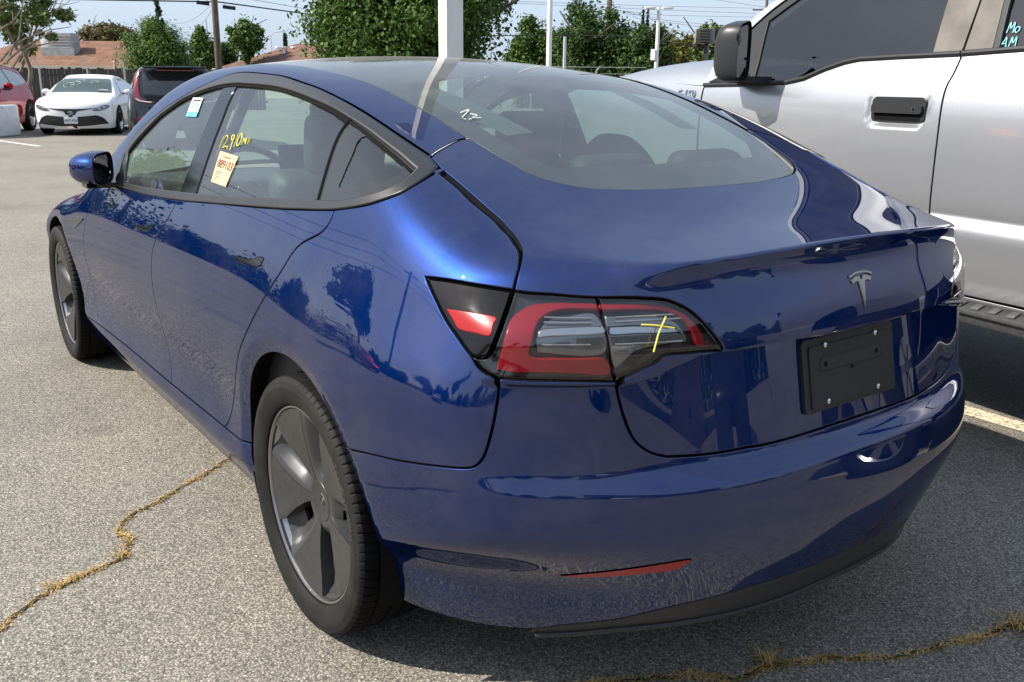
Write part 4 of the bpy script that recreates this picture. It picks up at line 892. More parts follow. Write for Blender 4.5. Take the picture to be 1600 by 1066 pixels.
# ------------------------------------------------------------------ ground
def asphalt():
    M = mat('asphalt', (.2, .19, .17), .85, spec=.25); v = world_coords(M)
    vo = nd(M, 'ShaderNodeTexVoronoi'); vo.inputs['Scale'].default_value = 200; lk(M, v, vo.inputs['Vector'])
    vs = nd(M, 'ShaderNodeTexVoronoi'); vs.inputs['Scale'].default_value = 600; lk(M, v, vs.inputs['Vector'])
    # stone tone per cell
    sep = nd(M, 'ShaderNodeSeparateColor'); lk(M, vo.outputs['Color'], sep.inputs['Color'])
    r = ramp(M, [(0, (.16, .150, .131)), (.3, (.265, .245, .208)), (.7, (.36, .331, .278)), (.93, (.455, .417, .353)), (1, (.60, .555, .485))]); lk(M, sep.outputs['Red'], r.inputs['Fac'])
    gap = ramp(M, [(.30, (1, 1, 1)), (.66, (.46, .45, .44))]); lk(M, vo.outputs['Distance'], gap.inputs['Fac'])
    mu = nd(M, 'ShaderNodeMix', data_type='RGBA', blend_type='MULTIPLY'); mu.inputs['Factor'].default_value = 1; lk(M, r.outputs['Color'], mu.inputs['A']); lk(M, gap.outputs['Color'], mu.inputs['B'])
    # broad stains and wear
    n = nd(M, 'ShaderNodeTexNoise'); n.inputs['Scale'].default_value = .7; n.inputs['Detail'].default_value = 8; n.inputs['Roughness'].default_value = .65; lk(M, v, n.inputs['Vector'])
    r2 = ramp(M, [(.28, (.62, .62, .64)), (.42, (.88, .88, .89)), (.55, (1, 1, 1)), (.75, (1.12, 1.09, 1.04))]); lk(M, n.outputs['Fac'], r2.inputs['Fac'])
    m2 = nd(M, 'ShaderNodeMix', data_type='RGBA', blend_type='MULTIPLY'); m2.inputs['Factor'].default_value = 1; lk(M, mu.outputs['Result'], m2.inputs['A']); lk(M, r2.outputs['Color'], m2.inputs['B'])
    # old oil spots and drips
    ov = nd(M, 'ShaderNodeTexVoronoi'); ov.inputs['Scale'].default_value = 1.1; lk(M, v, ov.inputs['Vector']); on = nd(M, 'ShaderNodeTexNoise'); on.inputs['Scale'].default_value = 9; on.inputs['Detail'].default_value = 6; lk(M, v, on.inputs['Vector'])
    oa = nd(M, 'ShaderNodeMath', operation='MULTIPLY_ADD'); oa.inputs[1].default_value = .22; lk(M, on.outputs['Fac'], oa.inputs[0]); lk(M, ov.outputs['Distance'], oa.inputs[2])
    orr = ramp(M, [(.12, (.72, .71, .71)), (.22, (1, 1, 1))]); lk(M, oa.outputs[0], orr.inputs['Fac'])
    m4 = nd(M, 'ShaderNodeMix', data_type='RGBA', blend_type='MULTIPLY'); m4.inputs['Factor'].default_value = 1; lk(M, m2.outputs['Result'], m4.inputs['A']); lk(M, orr.outputs['Color'], m4.inputs['B'])
    lk(M, m4.outputs['Result'], bsdf(M).inputs['Base Color'])
    inv = nd(M, 'ShaderNodeMath', operation='MULTIPLY_ADD'); inv.inputs[1].default_value = -1.0; inv.inputs[2].default_value = 1.0; lk(M, vo.outputs['Distance'], inv.inputs[0])
    ad = nd(M, 'ShaderNodeMath', operation='MULTIPLY_ADD'); ad.inputs[1].default_value = -.3; lk(M, vs.outputs['Distance'], ad.inputs[0]); lk(M, inv.outputs[0], ad.inputs[2])
    add_bump(M, ad.outputs[0], .4, .004)
    return M
m_asph = asphalt()
g = raw('ground', [(-400, -400, 0), (400, -400, 0), (400, 400, 0), (-400, 400, 0)], [(0, 1, 2, 3)], m_asph); tag(g, kind='structure')
# ------------------------------------------------------------------ painted lines, cracks, dry grass
def worn_paint(name, col):
    M = mat(name, col, .75, spec=.2); v = world_coords(M); n = nd(M, 'ShaderNodeTexNoise'); n.inputs['Scale'].default_value = 90; n.inputs['Detail'].default_value = 6; lk(M, v, n.inputs['Vector'])
    r = ramp(M, [(.38, (.16, .15, .13)), (.47, col)]); lk(M, n.outputs['Fac'], r.inputs['Fac']); lk(M, r.outputs['Color'], bsdf(M).inputs['Base Color']); add_bump(M, n.outputs['Fac'], .4, .003); return M
m_line = worn_paint('worn_line_paint', (.66, .58, .42)); m_linew = worn_paint('worn_white_line', (.70, .69, .66))
def ground_line(a, b, w_, z, m_, name='parking_line'):
    a, b = Vector(a).to_2d(), Vector(b).to_2d(); d = (b-a).normalized(); n = Vector((-d.y, d.x))*w_/2
    o = raw(name, [(*(a+n), z), (*(a-n), z), (*(b-n), z), (*(b+n), z)], [(0, 1, 2, 3)], m_); return tag(o, kind='structure')
ground_line((3.0, -2.10), (-3.2, -2.13), .115, .004, m_line)
_a, _b = on_z(-60, 212), on_z(62, 229); ground_line(_a, _b, .12, .004, m_linew)
m_crack = varied('crack_dirt', (.016, .013, .010), (.10, .07, .04), 40, .95, 5, spec=.1)
def blades(rng, pts, n, hmin, hmax, spread, wmin=.0012, wmax=.0022):
    V, F_ = [], []; L = np.r_[0, np.cumsum(np.linalg.norm(np.diff(pts, axis=0), axis=1))]
    for _ in range(n):
        s = rng.uniform(0, L[-1]); dens = .35+.65*math.sin(s*9.1+1.3)**2*(.5+.5*math.sin(s*23+.4))
        if rng.random() > dens: continue
        x, y = np.interp(s, L, pts[:, 0])+rng.gauss(0, spread), np.interp(s, L, pts[:, 1])+rng.gauss(0, spread)
        h = rng.uniform(hmin, hmax)*(.5+dens); a = rng.uniform(0, 6.283); lean = rng.uniform(.8, 2.4); w_ = rng.uniform(wmin, wmax); b = a+1.57
        dx, dy = math.cos(a), math.sin(a); wx, wy = math.cos(b)*w_, math.sin(b)*w_; k = len(V)
        p1 = (x+dx*h*.5*lean*.6, y+dy*h*.5*lean*.6, h*.6); p2 = (x+dx*h*lean, y+dy*h*lean, h*rng.uniform(.35, .95))
        V += [(x-wx, y-wy, 0), (x+wx, y+wy, 0), (p1[0]+wx*.8, p1[1]+wy*.8, p1[2]), (p1[0]-wx*.8, p1[1]-wy*.8, p1[2]), (p2[0], p2[1], p2[2])]
        F_ += [(k, k+1, k+2, k+3), (k+3, k+2, k+4)]
    return V, F_
def grass_mat(name, stops):
    M = mat(name, (.3, .25, .1), .8, spec=.15); g = nd(M, 'ShaderNodeNewGeometry'); v = world_coords(M); n = nd(M, 'ShaderNodeTexNoise'); n.inputs['Scale'].default_value = 14; lk(M, v, n.inputs['Vector'])
    ad = nd(M, 'ShaderNodeMath', operation='MULTIPLY_ADD'); ad.inputs[1].default_value = .45; lk(M, g.outputs['Random Per Island'], ad.inputs[0]); sc = nd(M, 'ShaderNodeMath', operation='MULTIPLY'); sc.inputs[1].default_value = .75; lk(M, n.outputs['Fac'], sc.inputs[0]); lk(M, sc.outputs[0], ad.inputs[2])
    r = ramp(M, stops); lk(M, ad.outputs[0], r.inputs['Fac']); lk(M, r.outputs['Color'], bsdf(M).inputs['Base Color']); return M
m_dry = grass_mat('dry_crack_grass', [(.22, (.08, .12, .03)), (.36, (.20, .19, .055)), (.48, (.36, .22, .075)), (.68, (.48, .31, .13)), (.95, (.62, .50, .28))])
rng = random.Random(3)
def crack(name, pts, label, n, hmax=.030, w_=.010, extra=()):
    P = crom(np.array(pts, float), .02); P = P+np.array([[rng.gauss(0, .0035), rng.gauss(0, .0035)] for _ in P])
    T = np.gradient(P, axis=0); T /= np.linalg.norm(T, axis=1, keepdims=True); Nn = np.stack([-T[:, 1], T[:, 0]], 1); ww = np.array([w_*rng.uniform(.5, 1.3) for _ in P])[:, None]
    A, B = P+Nn*ww/2, P-Nn*ww/2; k = len(P)
    o = raw(name, [(*p, .004) for p in A]+[(*p, .004) for p in B], [(i, i+1, k+i+1, k+i) for i in range(k-1)], m_crack); tag(o, kind='structure')
    V, F_ = blades(rng, P, n, .004, hmax, .007)
    for (cx, cy, m_, h_) in extra:
        q = np.array([(cx-.02, cy), (cx+.02, cy+.01)]); v2, f2 = blades(rng, q, m_, h_*.5, h_, .012); b = len(V); V += v2; F_ += [tuple(i+b for i in f) for f in f2]
    g_ = raw(name.replace('crack', 'crack_grass'), V, F_, m_dry); tag(g_, label, 'grass', kind='stuff')
crack('crack', [(-.35, 2.35), (.05, 1.95), (.30, 1.66), (.43, 1.55), (.53, 1.45), (.585, 1.33), (.60, 1.28), (.63, 1.205), (.72, 1.165), (.80, 1.175), (.88, 1.13), (.95, 1.02), (1.01, .93), (1.09, .81), (1.16, .71), (1.3, .5)], 'dry yellow grass in the long crack left of the sedan', 5200, .010, .010, ((.64, 1.20, 30, .018), (.56, 1.40, 16, .016)))
crack('crack', [(-.60, .52), (-.70, .30), (-.80, .16), (-.815, .06), (-.85, -.02), (-.88, -.09), (-.93, -.16), (-.97, -.22), (-1.0, -.33), (-1.03, -.42), (-1.06, -.54), (-1.085, -.64), (-1.2, -1.0)], 'dry brown grass in the crack behind the sedan', 5200, .011, .011, ((-.815, .05, 60, .032), (-1.08, -.62, 70, .034)))
# ------------------------------------------------------------------ silver pickup on the right (its own axes: x forward, y left, origin at its left flank)
truck = empty('pickup_truck', 'silver crew-cab pickup truck with black mirror parked to the right of the blue sedan', 'truck')
m_silver = paint('silver_paint', (.44, .45, .47), (.50, .51, .53), .68, .34)
m_tglass = glass_mat('privacy_glass', (.30, .32, .33), 2.0, .16)
m_dust = varied('dusty_pillar_trim', (.060, .050, .041), (.115, .098, .082), 9, .45, 9, spec=.5, bump=.1, bdist=.002)
m_tplast = varied('pickup_black_plastic', (.022, .023, .025), (.034, .035, .037), 300, .38, 3)
_ty = S1([.46, .52, .58, .66, .76, .815, .840, .858, .872, .95, 1.1, 1.24, 1.32, 1.39, 1.44, 1.48], [-.10, -.035, -.008, .004, .012, .012, .002, -.010, -.010, -.004, 0, -.002, -.012, -.036, -.060, -.078])
def tflank(x, z):
    z = np.asarray(z, float); x = np.asarray(x, float); zl = np.minimum(z, 1.48)
    base = np.where(z < 1.48, _ty(zl), -.078-.34*(z-1.48)-.25*np.maximum(z-1.75, 0)**2)
    # dished recess round the door handle
    hx, hz = np.abs(x-.4615)/.152, np.abs(z-1.266)/.064; d = np.maximum(hx, hz); rr = (hx**6+hz**6)**(1/6.)
    front = -.10*sst((x-2.4)/1.0)**2
    return base - .012*(1-sst((rr-.90)/.16)) + front
TS = SideField(tflank)
TF = Matrix.Translation((-.2, -1.85, 0)) @ Matrix.Rotation(R(-7.5), 4, 'Z')
tbelt = [(1.728, 1.352), (1.579, 1.355), (1.358, 1.360), (1.131, 1.370), (1.03, 1.388), (.925, 1.428), (.828, 1.457), (.748, 1.470), (.559, 1.476), (.247, 1.483)]
tcut = [(.247, 1.483), (.249, 1.412), (.257, 1.363), (.254, 1.289), (.249, 1.177), (.248, 1.038), (.246, .60), (.246, .555)]
tp_ = dict(mirror=False, sp=.022, ds=.012)
tdoor = panel('front_door', TS, [tbelt, tcut, [(.246, .555), (1.0, .55), (1.70, .55)], [(1.70, .55), (1.735, .80), (1.728, 1.1), (1.728, 1.352)]], m_silver, truck, gap=.003, roll=.004, **tp_)[0]
trear = panel('rear_door', TS, [[(.247, 1.485), (-.007, 1.496), (-.5, 1.502), (-.88, 1.505)], [(-.88, 1.505), (-.90, 1.2), (-.88, .95), (-.72, .80), (-.55, .70), (-.45, .56)], [(-.45, .56), (0, .555), (.246, .555)], rv(tcut)], m_silver, truck, gap=.003, roll=.004, **tp_)[0]
panel('cab_corner', TS, [[(-.885, 1.505), (-1.22, 1.51)], [(-1.22, 1.51), (-1.22, .98), (-1.22, .90)], [(-1.22, .90), (-.95, .93), (-.885, .95)], [(-.885, .95), (-.905, 1.2), (-.885, 1.505)]], m_silver, truck, **tp_)
# box bed
panel('bed_side', TS, [[(-1.25, 1.45), (-2.0, 1.45), (-2.95, 1.45)], [(-2.95, 1.45), (-2.98, 1.0), (-2.93, .62)], [(-2.93, .62), (-2.5, .64), (-2.39, .66)], [(-2.39, .66), (-2.33, .92), (-2.08, 1.06), (-1.85, 1.08), (-1.62, 1.06), (-1.37, .92), (-1.31, .66)], [(-1.31, .66), (-1.25, .66)], [(-1.25, .66), (-1.25, 1.0), (-1.25, 1.45)]], m_silver, truck, **tp_)
# fender and bonnet as one skin each, wheel arch cut round
panel('front_fender', TS, [[(1.733, 1.352), (1.735, 1.1), (1.74, .80), (1.705, .56)], [(1.705, .56), (1.95, .60), (2.02, .62)], [(2.02, .62), (2.08, .88), (2.30, 1.03), (2.52, 1.06), (2.74, 1.03), (2.97, .88), (3.02, .66)], [(3.02, .66), (3.25, .70), (3.35, .80)], [(3.35, .80), (3.36, 1.1), (3.30, 1.28)], [(3.30, 1.28), (2.9, 1.35), (2.3, 1.38), (1.733, 1.352)]], m_silver, truck, **tp_)
rows = []
for x_, zt, yin in ((1.70, 1.508, 0), (1.80, 1.512, 0), (2.1, 1.500, 0), (2.4, 1.475, -.02), (2.66, 1.425, -.05), (2.9, 1.375, -.08), (3.1, 1.335, -.11), (3.3, 1.275, -.15)):
    z0 = np.interp(x_, [1.7, 2.3, 2.9, 3.3], [1.352, 1.380, 1.352, 1.283]); y0 = float(tflank(np.array(x_), np.array(z0)))
    row = [(x_, y0, z0)]
    for k, (fy, fz) in enumerate(((.03, .30), (.065, .52), (.11, .70), (.17, .84), (.26, .94), (.40, 1.0), (.60, 1.01), (1.0, 1.06))):
        row.append((x_, y0-fy+yin*0, z0+(zt-z0)*fz))
    row += [(x_, -2.03-q[1], q[2]) for q in row[:-1][::-1]]
    rows.append(row)
mb = MB(); mb.grid(rows); mb.build('hood', m_silver, truck, subsurf=2, angle=80)
# cab: pillars, roof and far side
def tl(x, z, dy=0.): return (x, float(tflank(np.array(x), np.array(z)))+dy, z)
apo = [(1.728, 1.44), (1.66, 1.575), (1.582, 1.652), (1.522, 1.700), (1.407, 1.772), (1.25, 1.845), (1.05, 1.90), (.75, 1.935)]
api = [(1.60, 1.50), (1.559, 1.600), (1.471, 1.682), (1.353, 1.760), (1.20, 1.825), (1.0, 1.868), (.72, 1.89)]
panel('a_pillar', TS, [apo, [(.75, 1.935), (.0, 1.955), (-.9, 1.94)], [(-.9, 1.94), (-.9, 1.895)], [(-.9, 1.895), (0, 1.905), (.72, 1.89)], rv(api), [(1.60, 1.50), (1.64, 1.42), (1.66, 1.36)], [(1.66, 1.36), (1.728, 1.358)], [(1.728, 1.358), (1.728, 1.44)]], m_silver, truck, gap=.001, **tp_)
panel('window_frame', TS, [[(1.596, 1.498), (1.55, 1.595), (1.463, 1.677), (1.345, 1.755), (1.20, 1.818), (1.0, 1.860), (.72, 1.883), (.44, 1.89)], [(.44, 1.89), (.43, 1.86)], [(.43, 1.86), (.72, 1.853), (1.0, 1.83), (1.18, 1.795), (1.29, 1.742), (1.36, 1.70), (1.414, 1.668)], [(1.414, 1.668), (1.394, 1.508), (1.366, 1.372)], [(1.366, 1.372), (1.655, 1.366)], [(1.655, 1.366), (1.636, 1.42), (1.596, 1.498)]], m_tplast, truck, off=.002, gap=.001, **tp_)
fglass = panel('front_window', TS, [[(1.366, 1.376), (1.131, 1.378), (1.03, 1.396), (.925, 1.438), (.828, 1.466), (.748, 1.478), (.559, 1.486), (.387, 1.490)], [(.387, 1.490), (.397, 1.602), (.402, 1.702), (.405, 1.86)], [(.405, 1.86), (.72, 1.853), (1.0, 1.83), (1.18, 1.795), (1.29, 1.742), (1.36, 1.70), (1.412, 1.668)], [(1.412, 1.668), (1.392, 1.508), (1.366, 1.376)]], m_tglass, truck, off=.010, gap=-.006, depth=.004, **tp_)[0]
strip_t = MB(); strip_t.tube([tl(x, z, .004) for x, z in ((1.728, 1.357), (1.579, 1.360), (1.358, 1.365), (1.131, 1.375), (1.03, 1.393), (.925, 1.434), (.828, 1.463), (.748, 1.476), (.559, 1.482), (.25, 1.489))], .011, 8); strip_t.build('belt_moulding', m_tplast, truck)
strip_t = MB(); strip_t.tube([tl(x, z, .004) for x, z in ((.244, 1.489), (0, 1.501), (-.4, 1.507), (-.88, 1.512))], .011, 8); strip_t.build('belt_moulding', m_tplast, truck)
panel('b_pillar_cover', TS, [[(.387, 1.494), (.252, 1.497)], [(.252, 1.497), (.251, 1.692), (.250, 1.88)], [(.250, 1.88), (.405, 1.88)], [(.405, 1.88), (.402, 1.702), (.397, 1.602), (.387, 1.494)]], m_dust, truck, gap=.002, **tp_)
panel('rear_door_pillar_cover', TS, [[(.246, 1.498), (.122, 1.503)], [(.122, 1.503), (.135, 1.612), (.145, 1.69), (.150, 1.88)], [(.150, 1.88), (.246, 1.88)], [(.246, 1.88), (.247, 1.692), (.246, 1.498)]], m_dust, truck, gap=.002, **tp_)
panel('rear_window_channel', TS, [[(.120, 1.503), (.094, 1.505)], [(.094, 1.505), (.109, 1.612), (.117, 1.69), (.125, 1.88)], [(.125, 1.88), (.148, 1.88)], [(.148, 1.88), (.143, 1.69), (.133, 1.612), (.120, 1.503)]], m_tplast, truck, gap=.0, off=-.004, **tp_)
rglass = panel('rear_door_window', TS, [[(.094, 1.506), (-.4, 1.514), (-.78, 1.52)], [(-.78, 1.52), (-.80, 1.7), (-.78, 1.86)], [(-.78, 1.86), (.125, 1.88)], [(.125, 1.88), (.117, 1.69), (.109, 1.612), (.094, 1.506)]], m_tglass, truck, off=.010, gap=-.005, depth=.004, **tp_)[0]
# cab shell: roof, far flank, cab floor, windscreen, back wall
mb = MB(); rows = []
for x_, z_ in ((.95, 1.93), (.4, 1.955), (-.3, 1.955), (-.95, 1.93)):
    rows.append([(x_, y_, z_+.03*(1-((y_+1.015)/.77)**2)) for y_ in np.linspace(-.25, -1.78, 9)])
mb.grid(rows); mb.build('roof', m_silver, truck)
mb = MB(); mb.grid([[(1.66, y_, 1.50) for y_ in (-.14, -1.0, -1.89)], [(.98, y_, 1.915) for y_ in (-.27, -1.0, -1.76)]]); mb.build('windscreen', m_tglass, truck)
mb = MB(); mb.grid([[(x_, -2.03, z_) for z_ in (.55, 1.0, 1.48)]+[(x_, -1.80, 1.93)] for x_ in (1.7, .2, -1.2)]); mb.grid([[(x_, -2.03, z_) for z_ in (.62, 1.0, 1.45)] for x_ in (-1.25, -2.0, -2.95)]); mb.grid([[(x_, -2.03+.10*max(0, x_-2.4), z_) for z_ in (.6, 1.0, 1.36)] for x_ in (1.71, 2.4, 3.3)]); mb.build('far_side', m_silver, truck)
mb = MB(); mb.box((.25, -1.01, .53), (2.9, 1.9, .04)); mb.box((-1.235, -1.01, 1.2), (.02, 1.95, 1.3)); mb.box((-2.1, -1.01, .72), (1.7, 1.94, .05)); mb.box((-2.96, -1.01, 1.05), (.04, 1.96, .82)); mb.box((3.1, -1.01, .9), (.4, 1.8, .6)); mb.box((2.3, -1.01, .85), (.9, 1.2, .4)); mb.build('chassis', m_under, truck)
for y_ in (-.55, -1.45):
    mb = MB(); pill(mb, (.62, y_, .95), (.5, .5, .16)); pill(mb, (.34, y_, 1.24), (.16, .5, .66), (0, R(-12), 0)); pill(mb, (.27, y_, 1.64), (.1, .27, .19)); mb.build('front_seat', m_cabin, truck)
# lower rocker and ribbed running board
panel('rocker_panel', TS, [[(1.70, .545), (.246, .55), (-.45, .552), (-1.2, .56)], [(-1.2, .56), (-1.2, .47)], [(-1.2, .47), (0, .465), (1.72, .465)], [(1.72, .465), (1.70, .545)]], m_silver, truck, **tp_)
stp = MB(); stp.box((.22, .052, .520), (2.75, .165, .035), None, .008); stp.box((.22, .133, .513), (2.75, .014, .048), None, .006); board = stp.build('running_board', varied('step_plastic', (.030, .030, .031), (.05, .05, .05), 60, .6, 4), truck)
stp = MB(); stp.box((.22, .1405, .521), (2.75, .0025, .010)); stp.build('edge_strip', m_bright, board)
m_rib = mat('step_rib', (.075, .075, .076), .45)
rib0 = None
for k in range(34):
    if rib0 is None:
        b_ = MB(); b_.box((0, 0, 0), (.030, .105, .008), None, .003, 2); rib0 = b_.build('step_rib', m_rib, board); r_ = rib0
    else: r_ = rib0.copy(); COL.objects.link(r_)
    r_.location = (1.48-.074*k, .058, .5405); r_.rotation_euler = (0, 0, R(20))
for x_ in (.9, .05, -.85):
    b_ = MB(); b_.box((x_, -.02, .485), (.12, .22, .03), None, .006); b_.build('step_bracket', m_under, board)
# door handle: black bezel, bar, lock
b_ = MB(); b_.prism([(.4615+u, 1.266+v) for u, v in rrect(.268, .104, .024)], lambda u, v, t: (u, t, v), -.020, -.0065); b_.bevel(.002, 2, 60); hb = b_.build('door_handle', m_tplast, tdoor)
b_ = MB(); b_.prism([(.4615+u, 1.236+v) for u, v in rrect(.235, .030, .010)], lambda u, v, t: (u, t, v), -.010, -.0058); b_.build('finger_recess', m_under, hb)
b_ = MB(); b_.prism([(.4615+u, 1.270+v) for u, v in rrect(.252, .036, .010)], lambda u, v, t: (u, t, v), -.010, .008); b_.bevel(.005, 3, 60); b_.build('handle_bar', m_tplast, hb)
b_ = MB(); b_.cyl((.372, .0070, 1.270), (.372, .0095, 1.270), .0115, n=20); b_.build('lock_cylinder', m_chrome, hb)
b_ = MB(); b_.cyl((.372, .0090, 1.270), (.372, .0102, 1.270), .0065, n=16); b_.build('key_slot', m_under, hb)
# badge on the fender
V, Fc = text_mesh('F-150', .062, True, shear=.18, extrude=.004, align='RIGHT', spacing=1.08)
raw('badge', [tl(1.785-v[0], 1.306+v[1], .004+v[2]) for v in V], Fc, m_chrome, truck)
# marker writing on the rear door window
def write_on(surf, strokes, org, size, r, m, name, parent, lift=.002, flipx=-1):
    for st in strokes:
        P = crom(np.array([(org[0]+flipx*size*u, org[1]+size*v) for u, v in st], float), .006); Q = surf.lift(P); Q = Q+surf.normal(Q)*lift
        b = MB(); b.tube([tuple(q) for q in Q], r, 5); b.build(name, m, parent)
m_teal = mat('teal_marker', (.28, .62, .66), .6)
write_on(TS, [[(0, 0), (.05, .5), (.1, 1), (.3, .35), (.5, 1), (.6, .5), (.65, 0)], [(1.0, .55), (.8, .45), (.8, .15), (1.0, 0), (1.2, .2), (1.2, .45), (1.0, .55)]], (.092, 1.562), .040, .0022, m_teal, 'marker_writing', rglass, -.006)
write_on(TS, [[(0, 0), (.25, .6), (.4, 1), (.5, .5), (.65, 0)], [(.12, .35), (.56, .4)], [(.9, 0), (.95, .5), (1.0, 1), (1.2, .35), (1.4, 1), (1.5, .5), (1.55, 0)]], (.100, 1.508), .040, .0022, m_teal, 'marker_writing', rglass, -.006)
# mirror, its face turned in towards the cab
MR = Matrix.Translation((1.30, .165, 1.512)) @ Matrix.Rotation(R(24), 4, 'Z')
rows = []; n = 32
for x_, k in ((.085, .35), (.080, .62), (.066, .82), (.044, .94), (.015, 1.0), (-.045, 1.0), (-.052, .985)):
    row = []
    for i in range(n):
        a = 2*math.pi*i/n; ca, sa = math.cos(a), math.sin(a)
        py_ = math.copysign(abs(ca)**.45, ca); pz_ = math.copysign(abs(sa)**.5, sa)
        row.append((x_, .076*py_*k+.004, (.136*pz_*k)*(1-.10*py_*(1 if sa > 0 else -.4))-.004*py_))
    rows.append(row)
b_ = MB(); b_.grid(rows, closed_u=True); mir = b_.build('door_mirror', m_tplast, truck, angle=50, xf=MR)
c1 = [(p[0]-.0005, .01+(p[1]-.01)*.99, p[2]*.99) for p in rows[-1]]; c2 = [(p[0]+.010, .01+(p[1]-.01)*.86, p[2]*.87) for p in rows[-1]]
b_ = MB(); b_.grid([c1, c2], closed_u=True); b_.build('mirror_bezel', m_under, mir, xf=MR)
b_ = MB(); b_.poly([(p[0]-.001, p[1], p[2]) for p in c2]); b_.build('mirror_glass', mat('mirror_silver', (.75, .78, .78), .02, 1.0), mir, smooth=False, xf=MR)
b_ = MB(); b_.sphere((-.045, .055, .062), .032, (.12, 1, 1.1)); b_.build('blind_spot_mirror', mat('mirror_dark', (.35, .37, .38), .03, 1.0), mir, xf=MR)
b_ = MB(); b_.box((.02, .02, -.022), (.20, .238, .006), None, .002); b_.build('mirror_seam', m_bright, mir, xf=MR) if False else b_.bm.free()
b_ = MB(); b_.prism([(1.25, -.04), (1.47, -.06), (1.44, .12), (1.30, .15)], lambda u, v, t: (u, v, t), 1.367, 1.40); b_.bevel(.008); b_.build('mirror_foot', m_tplast, mir)
b_ = MB(); b_.prism([(1.36, 1.374), (1.70, 1.372), (1.60, 1.405), (1.45, 1.43)], lambda u, v, t: (u, t, v), -.055, -.022); b_.bevel(.004); b_.build('mirror_base', m_tplast, mir)
# wheels
def truck_wheel(x_, y_, s_):
    b = MB(); prof = [(.225, .10), (.25, .118), (.30, .130), (.345, .126), (.375, .110), (.388, .085), (.392, .0)]; prof = prof+[(r, -a) for r, a in prof[::-1][1:]]
    b.lathe(prof, 64); t = b.build('wheel', m_rubber, truck); t.location = (x_, y_, .392); t.rotation_euler = (0, 0, 0 if s_ > 0 else math.pi)
    b = MB(); b.lathe([(.226, .10), (.222, .112), (.205, .10), (.195, .05), (.19, 0)], 48)
    b.lathe([(0, .075), (.05, .078), (.06, .07)], 24)
    for k in range(6):
        a = 2*math.pi*k/6; b.prism([(.05, -.022), (.20, -.035), (.20, .035), (.05, .022)], lambda u, v, q, a=a: (u*math.cos(a)-v*math.sin(a), q, u*math.sin(a)+v*math.cos(a)), .05, .085)
    b.build('rim', m_bright, t)
for x_ in (2.52, -1.85):
    truck_wheel(x_, -.16, 1); truck_wheel(x_, -1.87, -1)
truck.matrix_world = TF
# ------------------------------------------------------------------ cars in the background
class CarSurf:
    """closed car body: flank, roof line, nose and tail surfaces rounded into each other (x forward, y left)"""
    def __init__(s, mid, prof, ub, uslope, zc, crown, xf, xr, plan=.28, kc=.10, ks=.08, pe=2.6, ke=.09):
        s.mid = S1(*mid); s.prof = S1(*prof); s.ub = ub; s.us = uslope; s.zc = S1(*zc); s.cr = crown; s.xf = S1(*xf); s.xr = S1(*xr); s.plan = plan; s.kc = kc; s.ks = ks; s.pe = pe; s.ke = ke
    def F(s, P):
        x, y, z = P[:, 0], np.sqrt(P[:, 1]**2+1e-8), P[:, 2]
        a = y-(s.mid(x)+s.prof(np.clip(z, .1, 1.3))); b = (y-(s.mid(x)*s.ub-s.us*(z-.95)-.25*(z-.95)*np.abs(z-.95)))*.9
        f = smax(a, b, s.ks); f = smax(f, (z-(s.zc(x)-s.cr*y*y))*.97, s.kc)
        f = smax(f, (x-(s.xf(z)-s.plan*(y/.9)**s.pe))*.95, s.ke); f = smax(f, ((s.xr(z)+s.plan*(y/.9)**s.pe)-x)*.95, s.ke)
        return f
    def N(s, P, e=1e-4):
        g = np.stack([s.F(P+d)-s.F(P-d) for d in np.eye(3)*e], 1); return g/np.linalg.norm(g, axis=1, keepdims=True)
class CF:
    def __init__(s, surf, kind): s.S = surf; s.k = kind; s.normal = surf.N
    def inv(s, P): P = np.atleast_2d(np.array(P, float)); i = {'side': (0, 1), 'right': (0, 1), 'top': (0, 1), 'front': (0, 1), 'rear': (0, 1)}[s.k]; return P[:, i]
    def lift(s, uv):
        u, v = np.asarray(uv, float).T; I = np.ones(len(u)); Z = 0*I
        if s.k == 'side': o, d = np.stack([u, 1.3*I, v], 1), np.stack([Z, -I, Z], 1)
        elif s.k == 'top': o, d = np.stack([u, v, 2.0*I], 1), np.stack([Z, Z, -I], 1)
        elif s.k == 'front': o, d = np.stack([.5*I, u, v], 1), np.stack([-I, Z, Z], 1)
        elif s.k == 'rear': o, d = np.stack([-5.6*I, u, v], 1), np.stack([I, Z, Z], 1)
        ts = np.arange(0, 3.2, .03); res = np.full(len(u), np.nan); alive = np.ones(len(u), bool)
        for k in range(0, len(ts), 10):
            idx = np.where(alive)[0]
            if not len(idx): break
            P = o[idx][:, None]+d[idx][:, None]*ts[k:k+10][None, :, None]; f = s.S.F(P.reshape(-1, 3)).reshape(len(idx), -1); ng = f < 0; an = ng.any(1)
            res[idx[an]] = ts[k:k+10][ng.argmax(1)[an]]; alive[idx[an]] = False
        miss = np.isnan(res); res[miss] = 1.0; lo, hi = res-.03, res.copy()
        for _ in range(14):
            m_ = (lo+hi)/2; ng = s.S.F(o+d*m_[:, None]) < 0; hi = np.where(ng, m_, hi); lo = np.where(ng, lo, m_)
        return o+d*hi[:, None]
